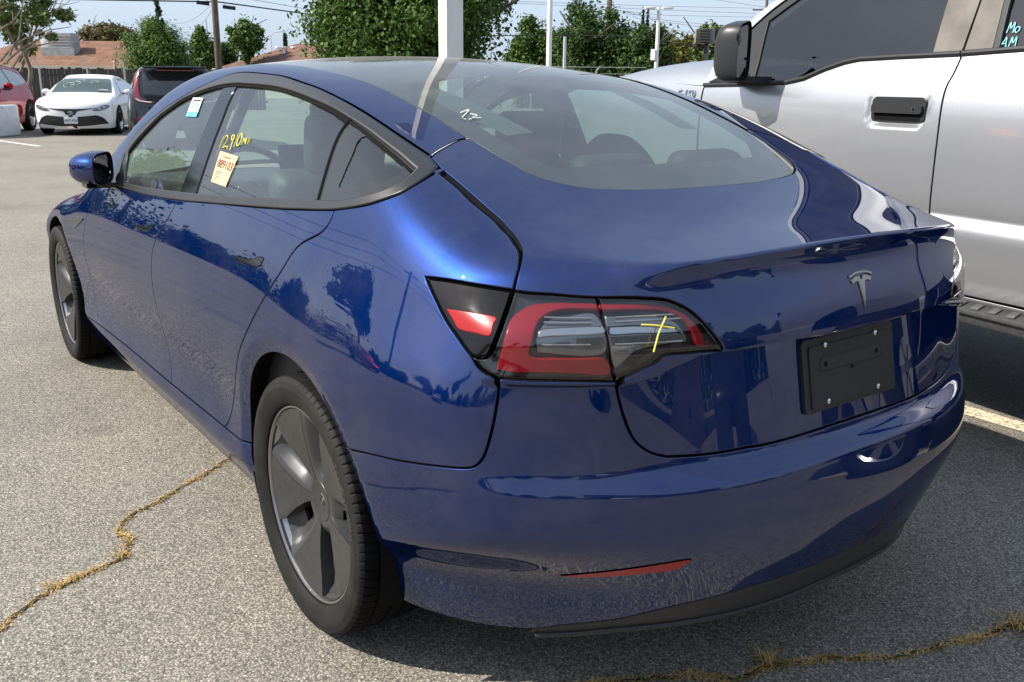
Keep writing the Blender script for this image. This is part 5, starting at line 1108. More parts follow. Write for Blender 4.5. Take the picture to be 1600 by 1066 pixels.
def skin(S, x0, x1, zb, m, parent, name='body', nx=120, nv=46):
    """whole body skin: rays from a spine outwards, every station a half ring mirrored"""
    ss = np.linspace(1, -1, nx); mid = (x0+x1)/2; half = abs(x0-x1)/2; rows = []
    for s_ in ss:
        ang = np.linspace(-.42*math.pi, .5*math.pi, nv); sg = 1 if s_ > 0 else -1
        ox = mid+min(1, abs(s_)/.62)*sg*half*.70; tilt = max(0, (abs(s_)-.62)/.38)*math.pi/2*.999
        o = np.stack([np.full(nv, ox), np.zeros(nv), np.full(nv, .62)], 1)
        d = np.stack([np.full(nv, math.sin(tilt)*sg), np.cos(ang)*math.cos(tilt), np.sin(ang)*math.cos(tilt)], 1)
        lo, hi = np.zeros(nv), np.full(nv, 2.4)
        for _ in range(26):
            m_ = (lo+hi)/2; ng = S.F(o+d*m_[:, None]) < 0; lo = np.where(ng, m_, lo); hi = np.where(ng, hi, m_)
        P = o+d*lo[:, None]; rows.append(P)
    V = np.array(rows); V[..., 2] = np.maximum(V[..., 2], zb); L = V.reshape(-1, 3); Nn = S.N(L); F_ = []
    for i in range(nx-1):
        for j in range(nv-1): F_.append((i*nv+j, i*nv+j+1, (i+1)*nv+j+1, (i+1)*nv+j))
    n = len(L); A = np.vstack([L, mirror_y(L)]); NN = np.vstack([Nn, mirror_y(Nn)]); F2 = F_+[tuple(k+n for k in f[::-1]) for f in F_]
    # consistent outward faces
    out_ = []
    for f in F2:
        a, b, c = A[f[0]], A[f[1]], A[f[2]]; nn = np.cross(b-a, c-a); out_.append(f if (nn*NN[f[0]]).sum() >= 0 else f[::-1])
    return raw(name, A, out_, m, parent, normals=NN)
def simple_wheel(parent, x, y, r=.335, rim=.225, w=.11, m_r=None, face=.085):
    s_ = 1 if y > 0 else -1
    b = MB(); prof = [(rim, w*.85), (rim+.02, w), (r-.03, w), (r-.005, w*.75), (r, w*.4), (r, 0)]; prof += [(q, -a) for q, a in prof[::-1][1:]]; b.lathe(prof, 40)
    t = b.build('wheel', m_rubber, parent); t.location = (x, y, r); t.rotation_euler = (0, 0, 0 if s_ > 0 else math.pi)
    b = MB(); b.lathe([(rim+.004, w*.86), (rim-.006, w*.92), (rim-.02, w*.7), (rim-.03, 0)], 40); b.lathe([(0, face), (.045, face), (.055, face-.01)], 20)
    for k in range(5):
        for q in (-.16, .16):
            a = 2*math.pi*k/5+q; b.prism([(.04, -.012), (rim-.008, -.018), (rim-.008, .018), (.04, .012)], lambda u, v, p_, a=a: (u*math.cos(a)-v*math.sin(a), p_, u*math.sin(a)+v*math.cos(a)), face-.03, face)
    b.build('rim', m_r or m_bright, t)
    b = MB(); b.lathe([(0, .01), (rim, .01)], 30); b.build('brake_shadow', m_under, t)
    return t
def place(e, fwd, origin):
    a = math.atan2(fwd[1], fwd[0]); e.location = origin; e.rotation_euler = (0, 0, a)
m_white = paint('white_paint', (.80, .80, .79), (.8, .8, .8), .03, .3)
m_dgrey = paint('dark_grey_paint', (.020, .022, .026), (.05, .054, .06), .5, .3)
m_redp2 = paint('red_paint', (.22, .003, .006), (.40, .008, .012), .40, .3, 1.4)
m_bgglass = glass_mat('car_glass', (.55, .66, .64), 1.55, .55)
m_dark = mat('dark_interior', (.018, .018, .019), .7)
m_hl = mat('headlamp_glass', (.13, .135, .14), .10, .3, coat=1.)
m_plate = mat('plate_white', (.75, .76, .78), .4)
m_plblue = mat('plate_ink', (.05, .09, .25), .5)
KW = dict(mirror=False, gap=.0, roll=.004, depth=.004)
# white saloon, nose towards the camera
wc = empty('white_sedan', 'white four-door sedan facing the camera in front of the wooden fence', 'car')
SW = CarSurf(([-4.9, -4.3, -3.4, -2, -1, -.4, 0], [.80, .895, .915, .915, .915, .89, .84]), ([.12, .3, .55, .75, .92, 1.1, 1.3], [-.08, -.02, 0, -.004, -.05, -.15, -.3]), .93, .40,
    ([-4.95, -4.6, -4.2, -3.8, -3.2, -2.6, -2.2, -1.85, -1.5, -1.2, -.9, -.4, -.1, .1], [1.04, 1.07, 1.11, 1.22, 1.39, 1.445, 1.44, 1.36, 1.18, 1.03, .975, .90, .80, .70]), .09,
    ([.12, .25, .4, .55, .68, .76, .86, 1.0], [-.10, -.02, 0, -.005, -.035, -.09, -.25, -.7]), ([.12, .3, .5, .7, .9, 1.1], [-4.75, -4.85, -4.88, -4.87, -4.83, -4.80]), .33)
skin(SW, .02, -4.9, .17, m_white, wc)
panel('windscreen', CF(SW, 'top'), [[(-1.22, .72), (-1.16, .4), (-1.13, 0), (-1.16, -.4), (-1.22, -.72)], [(-1.22, -.72), (-1.6, -.65), (-1.98, -.555)], [(-1.98, -.555), (-1.93, 0), (-1.98, .555)], [(-1.98, .555), (-1.6, .65), (-1.22, .72)]], m_bgglass, wc, sp=.05, ds=.04, off=-.010, **KW)
for k in (0,):
    for s_ in (1, -1): pass
sw = panel('side_windows', CF(SW, 'side'), [[(-1.75, .985), (-2.5, .99), (-3.4, 1.02), (-3.75, 1.06)], [(-3.75, 1.06), (-3.55, 1.19), (-3.2, 1.30), (-2.7, 1.345), (-2.3, 1.33)], [(-2.3, 1.33), (-2.05, 1.23), (-1.75, .985)]], mat('dark_window', (.02, .024, .026), .03, coat=1.), wc, sp=.05, ds=.04, off=-.010, mirror=True, gap=0, roll=.004, depth=.004)
for o_ in sw: o_.name = 'side_window'
lowg = panel('lower_grille', CF(SW, 'front'), [[(.80, .285), (.3, .235), (0, .23), (-.3, .235), (-.80, .285)], [(-.80, .285), (-.70, .42), (-.56, .485)], [(-.56, .485), (-.2, .45), (0, .44), (.2, .45), (.56, .485)], [(.56, .485), (.70, .42), (.80, .285)]], mat('grille_black', (.010, .010, .011), .35), wc, sp=.05, ds=.03, off=-.010, **KW)[0]
for k in range(7):
    z_ = .262+.028*k; wd = .74-.03*k
    P = CF(SW, 'front').lift(np.array([(y_, z_+.02*(abs(y_)/.66)**2) for y_ in np.linspace(-wd, wd, 15)])); b = MB(); b.tube([(p[0]+.008, p[1], p[2]) for p in P], .0055, 5); b.build('slat', mat('slat_grey', (.035, .035, .037), .4), lowg)
panel('upper_grille', CF(SW, 'front'), [[(.60, .655), (.3, .60), (.16, .575), (.10, .50), (0, .475), (-.10, .50), (-.16, .575), (-.3, .60), (-.60, .655)], [(-.60, .655), (-.3, .635), (0, .63), (.3, .635), (.60, .655)]], MATS['grille_black'], wc, sp=.04, ds=.02, off=-.010, **KW)
hl = panel('headlight', CF(SW, 'front'), [[(.47, .595), (.60, .585), (.76, .62), (.84, .685)], [(.84, .685), (.80, .725), (.72, .715), (.60, .665), (.47, .595)]], m_hl, wc, sp=.03, ds=.02, off=-.010, mirror=True, gap=0, roll=.004, depth=.004)
for h_ in hl:
    s_ = 1 if h_.data.vertices[0].co.y > 0 else -1
    P = CF(SW, 'front').lift(np.array([(.62, .635), (.72, .665)]))
    for p in P: b = MB(); b.sphere((p[0], p[1]*s_, p[2]), .035, (.35, 1.1, .8)); b.build('lamp_bulb', m_chrome, h_)
P = CF(SW, 'front').lift(np.array([(0, .535)]))[0]
b = MB(); b.tube([(P[0]+.012, .058*math.cos(a), P[2]+.038*math.sin(a)) for a in [2*math.pi*k/24 for k in range(24)]], .006, 6, closed=True); b.tube([(P[0]+.014, .020*math.cos(a), P[2]+.002+.034*math.sin(a)) for a in [2*math.pi*k/20 for k in range(20)]], .005, 6, closed=True); b.tube([(P[0]+.014, .045*math.cos(a), P[2]+.016+.014*math.sin(a)) for a in [2*math.pi*k/20 for k in range(20)]], .005, 6, closed=True); b.build('emblem', m_chrome, wc)
P = CF(SW, 'front').lift(np.array([(0, .37)]))[0]
b = MB(); b.box((P[0]+.02, 0, .365), (.012, .31, .155), None, .004); pl = b.build('licence_plate', m_plate, wc)
V, Fc = text_mesh('8BPL436', .085, True); raw('plate_number', [(P[0]+.0275, -v[0]*-1, .36+v[1]) for v in V], Fc, m_plblue, pl)
V, Fc = text_mesh('California', .03, True, shear=.3); raw('plate_state', [(P[0]+.0275, v[0], .424+v[1]) for v in V], Fc, mat('plate_red', (.5, .05, .06), .5), pl)
for s_ in (1, -1):
    b = MB(); b.sphere((-1.80, s_*.985, 1.01), .10, (.55, 1.05, .72), 20, 12); dm = b.build('door_mirror', m_white, wc); b = MB(); b.box((-1.80, s_*.90, .975), (.06, .12, .03), None, .01); b.build('mirror_arm', m_trim, dm)
    for x_ in (-.98, -3.80): simple_wheel(wc, x_, s_*.826)
    for x_ in (-.98, -3.80):
        b = MB(); rows = [[(x_+.375*math.cos(R(a)), s_*yy, .335+.375*math.sin(R(a))) for yy in (.55, .905)] for a in range(-10, 191, 12)]; b.grid(rows); b.poly([(x_+.378*math.cos(R(a)), s_*.918, .335+.378*math.sin(R(a))) for a in range(-10, 191, 12)]); b.build('wheel_arch', m_under, wc)
# swirls of white marker on the windscreen
for cx, cy, rr_ in ((-1.50, -.34, .13), (-1.58, -.20, .12), (-1.72, -.10, .10), (-1.66, .25, .09)):
    uv = np.array([(cx+rr_*.8*math.cos(t), cy+rr_*math.sin(t)) for t in np.linspace(.4, 6.0, 18)]); P = CF(SW, 'top').lift(uv); b = MB(); b.tube([(p[0]+.004, p[1], p[2]+.012) for p in P], .0032, 5); b.build('marker_swirl', m_wpen, wc)
b = MB(); b.box((-1.25, .52, 1.055), (.01, .22, .05), (0, R(30), 0)); b.build('dash_card', m_plate, wc)
for y_ in (.36, -.36):
    b = MB(); pill(b, (-2.35, y_, 1.0), (.14, .46, .6)); pill(b, (-2.42, y_, 1.33), (.1, .26, .15)); b.build('seat', m_dark, wc)
_a = np.array(on_z(70, 209)); _b = np.array(on_z(190, 209)); ax = (_b-_a); ax /= np.linalg.norm(ax); fw = np.array([ax[1], -ax[0], 0]); mid_ = (_a+_b)/2
place(wc, fw, Vector(mid_)+Vector(fw)*.98)
# dark grey box-shaped hatchback, tail towards the camera
gc = empty('grey_hatchback', 'dark grey boxy hatchback seen from behind between the white sedan and the blue sedan', 'car')
SG = CarSurf(([-4.2, -3.8, -3, -1.5, -.5, 0], [.85, .89, .90, .90, .88, .80]), ([.12, .3, .55, .8, 1.0, 1.2, 1.3], [-.08, -.02, 0, -.002, -.02, -.06, -.08]), .965, .22,
    ([-4.3, -4.1, -3.7, -3.0, -2.2, -1.7, -1.1, -.8, -.3, .1], [1.50, 1.555, 1.59, 1.61, 1.60, 1.55, 1.12, 1.05, .95, .80]), .07,
    ([.12, .3, .6, .8, 1.0], [-.08, 0, 0, -.08, -.5]), ([.12, .3, .5, .7, .9, 1.1, 1.35, 1.6], [-4.05, -4.16, -4.19, -4.17, -4.14, -4.10, -3.99, -3.85]), .20, kc=.10, ks=.05, pe=3.2, ke=.07)
skin(SG, .0, -4.19, .18, m_dgrey, gc)
m_dwin = MATS['dark_window']
rwg = panel('rear_window', CF(SG, 'rear'), [[(.60, 1.06), (.3, 1.05), (0, 1.048), (-.3, 1.05), (-.60, 1.06)], [(-.60, 1.06), (-.605, 1.25), (-.56, 1.46), (-.50, 1.49)], [(-.50, 1.49), (0, 1.51), (.50, 1.49)], [(.50, 1.49), (.56, 1.46), (.605, 1.25), (.60, 1.06)]], m_dwin, gc, sp=.05, ds=.03, off=-.010, **KW)[0]
panel('tail_garnish', CF(SG, 'rear'), [[(.62, 1.04), (0, 1.03), (-.62, 1.04)], [(-.62, 1.04), (-.5, .90), (-.25, .86), (0, .855), (.25, .86), (.5, .90), (.62, 1.04)]], m_gblk, gc, sp=.05, ds=.03, off=-.010, **KW)
tlm = panel('tail_lamp', CF(SG, 'rear'), [[(.625, 1.50), (.675, 1.30), (.68, 1.05), (.60, .955), (.40, .915)], [(.40, .915), (.52, .895), (.70, .93), (.775, 1.0)], [(.775, 1.0), (.76, 1.2), (.70, 1.44), (.625, 1.50)]], mat('tail_red_dark', (.22, .012, .02), .1, coat=1.), gc, sp=.03, ds=.02, off=-.014, mirror=True, gap=0, roll=.004, depth=.006)
for o_ in tlm:
    s_ = 1 if o_.data.vertices[0].co.y > 0 else -1
    P = CF(SG, 'rear').lift(np.array([(.76, .985), (.70, .945), (.6, .925), (.48, .915)])); b = MB(); b.tube([(p[0]-.012, p[1]*s_, p[2]) for p in P], .010, 6); b.build('lamp_line', m_plate, o_)
    P = CF(SG, 'rear').lift(np.array([(.72, .62), (.72, .42)])); b = MB(); b.box(((P[0][0]+P[1][0])/2-.004, s_*.72, .52), (.03, .08, .22), None, .01); b.build('bumper_reflector', m_red2, gc)
b = MB(); b.box((-4.02, 0, 1.565), (.30, 1.16, .03), (0, R(4), 0), .012); b.build('roof_spoiler', m_dgrey, gc)
b = MB(); b.box((-4.14, 0, 1.512), (.03, .7, .018), None, .004); b.build('brake_light', mat('tail_red_dark'), gc)
b = MB(); b.box((-3.75, 0, 1.62), (.12, .04, .05), None, .015); b.build('roof_antenna', m_trim, gc)
b = MB(); b.tube([(-4.165, .02, 1.075), (-4.17, -.12, 1.07), (-4.15, -.38, 1.12)], .010, 6); b.build('rear_wiper', m_trim, gc)
V, Fc = text_mesh('SOUL', .075, True, extrude=.004, spacing=1.3); P = CF(SG, 'rear').lift(np.array([(.44, .80)]))[0]; raw('badge', [(P[0]-.008-v[2], .44-v[0], .80+v[1]) for v in V], Fc, m_chrome, gc)
V, Fc = text_mesh('KIA', .075, True, extrude=.004, spacing=1.2); P = CF(SG, 'rear').lift(np.array([(.0, .985)]))[0]; raw('badge', [(P[0]-.012-v[2], -v[0], .985+v[1]) for v in V], Fc, m_chrome, gc)
for s_ in (1, -1):
    for x_ in (-.85, -3.42): simple_wheel(gc, x_, s_*.81)
    panel('side_window', CF(SG, 'side'), [[(-1.5, 1.08), (-2.6, 1.10), (-3.75, 1.16)], [(-3.75, 1.16), (-3.65, 1.42), (-3.0, 1.48), (-2.0, 1.46)], [(-2.0, 1.46), (-1.8, 1.35), (-1.5, 1.08)]], m_dwin, gc, sp=.06, ds=.04, off=-.010, **KW) if s_ > 0 else None
_p = at(282, 205, 18.0); fwg = Vector((_p.x-CAM['loc'][0], _p.y-CAM['loc'][1], 0)).normalized(); fwg = Matrix.Rotation(R(3), 3, 'Z') @ fwg
place(gc, fwg, Vector((_p.x, _p.y, 0))+fwg*4.19)
# red SUV at the left edge
rc = empty('red_suv', 'red compact SUV at the left edge beside the white sedan', 'car')
SR = CarSurf(([-4.65, -4.2, -3.3, -2, -.8, -.3, 0], [.82, .90, .92, .92, .91, .88, .80]), ([.12, .3, .55, .85, 1.0, 1.2, 1.3], [-.07, -.02, 0, 0, -.03, -.10, -.13]), .95, .34,
    ([-4.7, -4.45, -4.1, -3.3, -2.4, -2.0, -1.3, -1.0, -.4, .1], [1.18, 1.48, 1.60, 1.66, 1.64, 1.55, 1.14, 1.07, .98, .8]), .08,
    ([.12, .35, .6, .8, 1.0], [-.08, 0, 0, -.08, -.5]), ([.12, .35, .6, .8, 1.0, 1.2, 1.5], [-4.5, -4.6, -4.62, -4.62, -4.58, -4.45, -4.25]), .26)
skin(SR, .0, -4.62, .22, m_redp2, rc)
panel('side_window', CF(SR, 'side'), [[(-1.75, 1.10), (-2.6, 1.12), (-3.5, 1.16), (-4.05, 1.22)], [(-4.05, 1.22), (-3.95, 1.37), (-3.5, 1.50), (-2.9, 1.54), (-2.35, 1.50)], [(-2.35, 1.50), (-2.1, 1.37), (-1.75, 1.10)]], m_dwin, rc, sp=.05, ds=.03, off=-.010, mirror=True, gap=0, roll=.004, depth=.004)
panel('wheel_arch_cladding', CF(SR, 'side'), [arcpts(-3.68, .36, .45, -10, 190, 30), rv(arcpts(-3.68, .36, .37, -10, 190, 30))] if False else [[(q[0], q[2]) for q in arcpts(-3.68, .36, .45, -8, 188, 30)], [(q[0], q[2]) for q in rv(arcpts(-3.68, .36, .02, -8, 188, 30))]], m_under, rc, sp=.05, ds=.03, off=-.010, mirror=True, gap=0, roll=.004, depth=.004)
for s_ in (1, -1):
    b = MB(); b.sphere((-1.95, s_*1.0, 1.14), .11, (.6, 1.05, .75), 20, 12); dm = b.build('door_mirror', m_redp2, rc); b = MB(); b.box((-1.95, s_*.96, 1.07), (.10, .2, .05), None, .02); b.build('mirror_base', m_trim, dm)
    for x_ in (-.95, -3.68): simple_wheel(rc, x_, s_*.84, .36, .235)
for x0_, x1_ in ((-2.78, -2.84),):
    panel('door_pillar', CF(SR, 'side'), [[(-2.76, 1.12), (-2.84, 1.12)], [(-2.84, 1.12), (-2.86, 1.53)], [(-2.86, 1.53), (-2.79, 1.53)], [(-2.79, 1.53), (-2.76, 1.12)]], m_redp2 if False else m_trim, rc, sp=.05, ds=.04, off=-.014, mirror=True, gap=0, roll=.004, depth=.004)
_w = np.array(on_z(47, 204)); fr = np.array(fw); lf = np.array([-fr[1], fr[0], 0])
place(rc, fr, Vector(_w - lf*.84 + fr*3.68))
# ------------------------------------------------------------------ trees
def leaf_mat(name, lo, mid_, hi, trans=.25):
    M = mat(name, mid_, .6, spec=.25); g = nd(M, 'ShaderNodeNewGeometry'); r = ramp(M, [(0, lo), (.5, mid_), (1, hi)]); lk(M, g.outputs['Random Per Island'], r.inputs['Fac']); lk(M, r.outputs['Color'], bsdf(M).inputs['Base Color'])
    t = nd(M, 'ShaderNodeBsdfTranslucent'); lk(M, r.outputs['Color'], t.inputs['Color']); mx = nd(M, 'ShaderNodeMixShader'); mx.inputs[0].default_value = trans
    o = [n for n in M.node_tree.nodes if n.type == 'OUTPUT_MATERIAL'][0]; lk(M, bsdf(M).outputs[0], mx.inputs[1]); lk(M, t.outputs[0], mx.inputs[2]); lk(M, mx.outputs[0], o.inputs['Surface']); return M
m_bark = varied('bark', (.055, .042, .032), (.12, .098, .078), 9, .9, 8, spec=.1, bump=.6, bdist=.03, stretch=(1, 1, .25))
m_barkp = varied('pale_bark', (.16, .13, .10), (.27, .23, .18), 9, .9, 8, spec=.1, bump=.4, bdist=.02, stretch=(1, 1, .25))
LM = dict(mid=leaf_mat('leaf_green', (.030, .066, .010), (.060, .120, .020), (.110, .185, .038)), dark=leaf_mat('leaf_dark_green', (.020, .046, .011), (.040, .084, .018), (.075, .135, .030)),
          cyp=leaf_mat('leaf_cypress', (.026, .062, .006), (.058, .118, .012), (.110, .195, .022), .15), oliv=leaf_mat('leaf_olive_brown', (.055, .050, .018), (.105, .092, .036), (.17, .14, .06)),
          pale=leaf_mat('leaf_pale_green', (.06, .095, .02), (.115, .165, .04), (.19, .24, .08)), yell=leaf_mat('leaf_yellow_green', (.075, .080, .012), (.135, .130, .022), (.20, .18, .04)), blue=leaf_mat('leaf_conifer', (.02, .035, .018), (.035, .058, .03), (.06, .09, .05)))
def leaf_cloud(rs, blobs, n, size, upright=0., flat=.5, gapn=.0, aspect=.55):
    """leaf faces spread in the outer shells of ellipsoid clumps; blobs: (centre, radii)"""
    vol = np.array([b[1][0]*b[1][1]+b[1][1]*b[1][2]+b[1][0]*b[1][2] for b in blobs]); k = rs.choice(len(blobs), n, p=vol/vol.sum())
    C = np.array([b[0] for b in blobs], float)[k]; Rr = np.array([b[1] for b in blobs], float)[k]
    d = rs.normal(size=(n, 3)); d /= np.linalg.norm(d, axis=1, keepdims=True); rad = rs.uniform(.1, 1.0, n)**.5*(1+.18*rs.normal(size=n))
    P = C+d*Rr*rad[:, None]
    nn = d*(1-flat)+rs.normal(size=(n, 3))*flat; nn[:, 2] += .25; nn /= np.linalg.norm(nn, axis=1, keepdims=True)
    t = rs.normal(size=(n, 3)); t[:, 2] = t[:, 2]*(1-upright)+upright*2.; t -= nn*(t*nn).sum(1)[:, None]; t /= np.linalg.norm(t, axis=1, keepdims=True); b = np.cross(nn, t)
    s = size*rs.uniform(.55, 1.35, n)[:, None]; a = s*aspect
    V = np.stack([P-t*s*.5, P+b*a*.5-t*s*.05, P+t*s*.5, P-b*a*.5+t*s*.02], 1).reshape(-1, 3)
    F_ = [(4*i, 4*i+1, 4*i+2, 4*i+3) for i in range(n)]
    return V, F_
def fast_mesh(name, V, n, m, parent):
    me = bpy.data.meshes.new(name); me.vertices.add(len(V)); me.vertices.foreach_set('co', np.asarray(V, np.float32).ravel()); me.loops.add(4*n); me.loops.foreach_set('vertex_index', np.arange(4*n, dtype=np.int32)); me.polygons.add(n); me.polygons.foreach_set('loop_start', np.arange(0, 4*n, 4, dtype=np.int32)); me.update(calc_edges=True); me.materials.append(m)
    return link(bpy.data.objects.new(name, me), parent)
def branch_tubes(mb, rs, base, top, r0, depth, spread, n=3):
    base, top = Vector(base), Vector(top); d = top-base; m1 = base+d*.5+Vector(rs.normal(size=3))*d.length*.05
    mb.tube([base, m1, top], [r0, r0*.8, r0*.55], 7)
    if depth == 0: return
    for k in range(n):
        s = rs.uniform(.45, 1.0); st = base+d*s; dirv = d.normalized()*rs.uniform(.4, .8)+Vector(rs.normal(size=3))*spread; dirv.z = abs(dirv.z)*.6+.15
        branch_tubes(mb, rs, st, st+dirv.normalized()*d.length*rs.uniform(.5, .75), r0*.5, depth-1, spread, n)
def tree(name, label, base, crown_c, crown_r, nblob, n, size, lm, seed, trunk_r=.16, group=None, cat='tree', bark=None, blob=.42, limbs=1, upright=0., flat=.5, aspect=.55, shell=None, cone=0., fillin=.35):
    rs = np.random.RandomState(seed); base = Vector(base); e = empty(name, label, cat, group, loc=base); cc = Vector(crown_c)-base
    blobs = []
    for _ in range(nblob):
        d = rs.normal(size=3); d /= np.linalg.norm(d); q = rs.uniform(.35, .95) if shell is None else rs.uniform(*shell)
        if cone: d[:2] *= 1-cone*(d[2]+.6)/1.6 if d[2] > -.6 else 1
        c = np.array(cc)+d*np.array(crown_r)*q*(1-blob*.35); br = blob*rs.uniform(.6, 1.3); blobs.append((c, np.array(crown_r)*br*np.array([1, 1, .85])))
    V, F_ = leaf_cloud(rs, blobs, n, size, upright, flat, aspect=aspect)
    if fillin:   # twigs and leaves inside the crown close the gaps between the clumps
        k_ = int(n*fillin); V2, _ = leaf_cloud(rs, [(np.array(cc), np.array(crown_r)*.80)], k_, size*1.15, upright, flat, aspect=aspect); V = np.vstack([V, V2]); n += k_
    fast_mesh('crown', V, n, LM[lm], e)
    mb = MB(); tp = Vector((cc.x*.8, cc.y*.8, max(.5, cc.z-crown_r[2]*.35))); branch_tubes(mb, rs, (0, 0, -.1), tp, trunk_r, 0, .5)
    for k in range(5 if limbs else 3):
        t_ = blobs[k % len(blobs)][0]; st = tp*rs.uniform(.5, 1.); branch_tubes(mb, rs, st, Vector(t_), trunk_r*.5, limbs, .45, 3)
    mb.build('trunk', bark or m_bark, e)
    return e
def gnd(v): return Vector((v.x, v.y, 0))
def px_tree(name, label, x0, x1, ytop, ybot, depth, lm, seed, nblob=16, n=7000, size=.3, zs=None, **kw):
    c = at((x0+x1)/2, (ytop+ybot)/2, depth); s = CAM['f']/depth; rx = (x1-x0)/2/s; rz = (ybot-ytop)/2/s
    return tree(name, label, gnd(c), c, (rx, rx*.9, rz), nblob, n, size, lm, seed, **kw)
GT = 'trees along the far side of the lot'
px_tree('broadleaf_tree', 'large spreading green tree behind the square white lamp pole', 436, 826, -165, 215, 30, 'mid', 11, nblob=150, n=105000, size=.150, trunk_r=.30, blob=.20, limbs=2, group=GT, shell=(.15, 1.0))
px_tree('cypress_bush', 'dense bright green conical cypress behind the wooden fence', 172, 324, 28, 180, 44, 'cyp', 12, nblob=90, n=60000, size=.14, blob=.24, limbs=0, upright=.85, flat=.3, aspect=.35, group=GT, cat='shrub', cone=.28)
px_tree('conifer', 'thin dark conifer top rising behind the conical cypress', 228, 268, -4, 120, 62, 'blue', 13, nblob=34, n=3200, size=.30, blob=.15, limbs=1, fillin=0, group=GT, cone=.7)
px_tree('olive_tree', 'olive brown tree crown above the red shingle roof', 116, 222, 34, 84, 105, 'oliv', 14, nblob=34, n=11000, size=.40, blob=.25, group=GT)
px_tree('thin_leaved_tree', 'airy pale green tree with bare arching branches above the red car', -90, 126, -80, 96, 31, 'pale', 15, nblob=70, n=9000, size=.15, blob=.13, limbs=2, fillin=0, group=GT, bark=m_barkp, trunk_r=.10)
px_tree('small_street_tree', 'small round green tree left of the brown roofed house', 350, 420, 25, 94, 70, 'mid', 16, nblob=34, n=6500, size=.25, blob=.20, group=GT)
px_tree('far_green_tree', 'soft green tree just left of the utility pole', 286, 348, 46, 116, 75, 'mid', 17, nblob=24, n=6000, size=.30, blob=.27, group=GT)
px_tree('low_green_tree', 'low green bush between utility pole and brown house', 326, 376, 62, 125, 78, 'dark', 18, nblob=20, n=4500, size=.32, blob=.3, group=GT)
px_tree('dense_green_tree', 'dense dark green tree right of the thin grey pole', 850, 1018, 6, 205, 46, 'dark', 19, nblob=100, n=52000, size=.175, blob=.20, limbs=1, group=GT, trunk_r=.26, shell=(.1, 1.))
px_tree('ragged_green_tree', 'ragged green tree between the two slim poles on the left', 780, 905, 26, 200, 50, 'mid', 20, nblob=80, n=30000, size=.18, blob=.19, group=GT)
px_tree('leaning_brown_tree', 'green tree with dead brown branches beside the lamp post with a twin head', 948, 1060, 32, 190, 44, 'dark', 21, nblob=70, n=24000, size=.17, blob=.21, limbs=2, group=GT)
px_tree('yellow_green_tree', 'yellow green bushy tree right of the lamp post with a twin head', 1024, 1088, 52, 170, 60, 'yell', 22, nblob=26, n=6000, size=.26, blob=.28, group=GT)
px_tree('dark_far_tree', 'dark tree behind the lamp post with a twin head', 1006, 1072, 38, 140, 75, 'dark', 23, nblob=24, n=5000, size=.32, blob=.27, group=GT)
px_tree('light_green_tree', 'light green tree behind the black pickup mirror', 1078, 1140, 32, 130, 48, 'pale', 24, nblob=26, n=5000, size=.20, blob=.24, group=GT)
px_tree('tiny_far_tree', 'small grey green tree left of the black slatted box', 1066, 1086, 50, 110, 90, 'dark', 25, nblob=12, n=1500, size=.34, blob=.3, group=GT)
for x_, lb in ((1003, 'taller dark needle-shaped cypress above the trees right of centre'), (1010, 'shorter dark needle-shaped cypress above the trees right of centre')):
    px_tree('italian_cypress', lb, x_-2.5, x_+2.5, 10 if x_ == 1003 else 24, 130, 110, 'blue', 30+x_, nblob=10, n=900, size=.5, blob=.5, limbs=0, group='needle-shaped cypresses far off')
px_tree('italian_cypress', 'dark needle-shaped cypress above the brown roof', 445, 449, 50, 120, 110, 'blue', 35, nblob=8, n=700, size=.5, blob=.5, limbs=0, group='needle-shaped cypresses far off')
# bare arching branches of the thin-leaved tree, nearer
mb = MB(); rs = np.random.RandomState(5)
for (xa, ya, xb, yb, xc, yc) in ((0, 96, 40, 60, 112, 42), (5, 100, 60, 62, 90, 50), (20, 104, 48, 74, 118, 66), (-10, 60, 20, 34, 50, 0), (10, 100, 30, 60, 36, 4)):
    mb.tube([at(xa, ya, 30), at((xa+xb)/2-2, (ya+yb)/2-3, 30), at(xb, yb, 30), at((xb+xc)/2, (yb+yc)/2-4, 30), at(xc, yc, 30)], [.05, .042, .034, .022, .01], 6)
br = mb.build('bare_branches', m_barkp, None)
tt_ = [o for o in bpy.data.objects if o.name.startswith('thin_leaved_tree') and o.parent is None][0]; bpy.context.view_layer.update(); br.parent = tt_; br.matrix_parent_inverse = tt_.matrix_world.inverted()

# ------------------------------------------------------------------ wooden fence, posts, houses
m_fence = varied('weathered_board', (.060, .054, .050), (.115, .104, .094), 5, .9, 9, spec=.1, bump=.3, bdist=.01, stretch=(6, 6, .5))
fa, fb = on_z(-60, 171), on_z(420, 172); fdir = (fb-fa).normalized(); flen = (fb-fa).length; fang = math.atan2(fdir.y, fdir.x)
fence = empty('wooden_fence', 'weathered grey brown wooden board fence behind the parked cars', 'fence', loc=fa, rotz=fang)
rr0 = random.Random(9); proto = []
for k in range(4):
    b = MB(); b.box((0, 0, .86+.01*k), (.140, .022, 1.72+.02*k), None, .004, 1); o_ = b.build('board', m_fence, fence, smooth=False); proto.append(o_)
nb = int(flen/.148)
for k in range(nb):
    o_ = proto[k] if k < 4 else proto[rr0.randrange(4)].copy()
    if k >= 4: COL.objects.link(o_)
    o_.location = (.148*k, rr0.uniform(-.006, .006), rr0.uniform(-.025, .02)); o_.rotation_euler = (0, rr0.uniform(-.012, .012), 0)
for z_ in (.35, 1.45):
    b = MB(); b.box((flen/2, .045, z_), (flen, .05, .09)); b.build('rail', m_fence, fence, smooth=False)
m_galv = mat('galvanised_steel', (.55, .56, .56), .4, .6)
bp0 = None
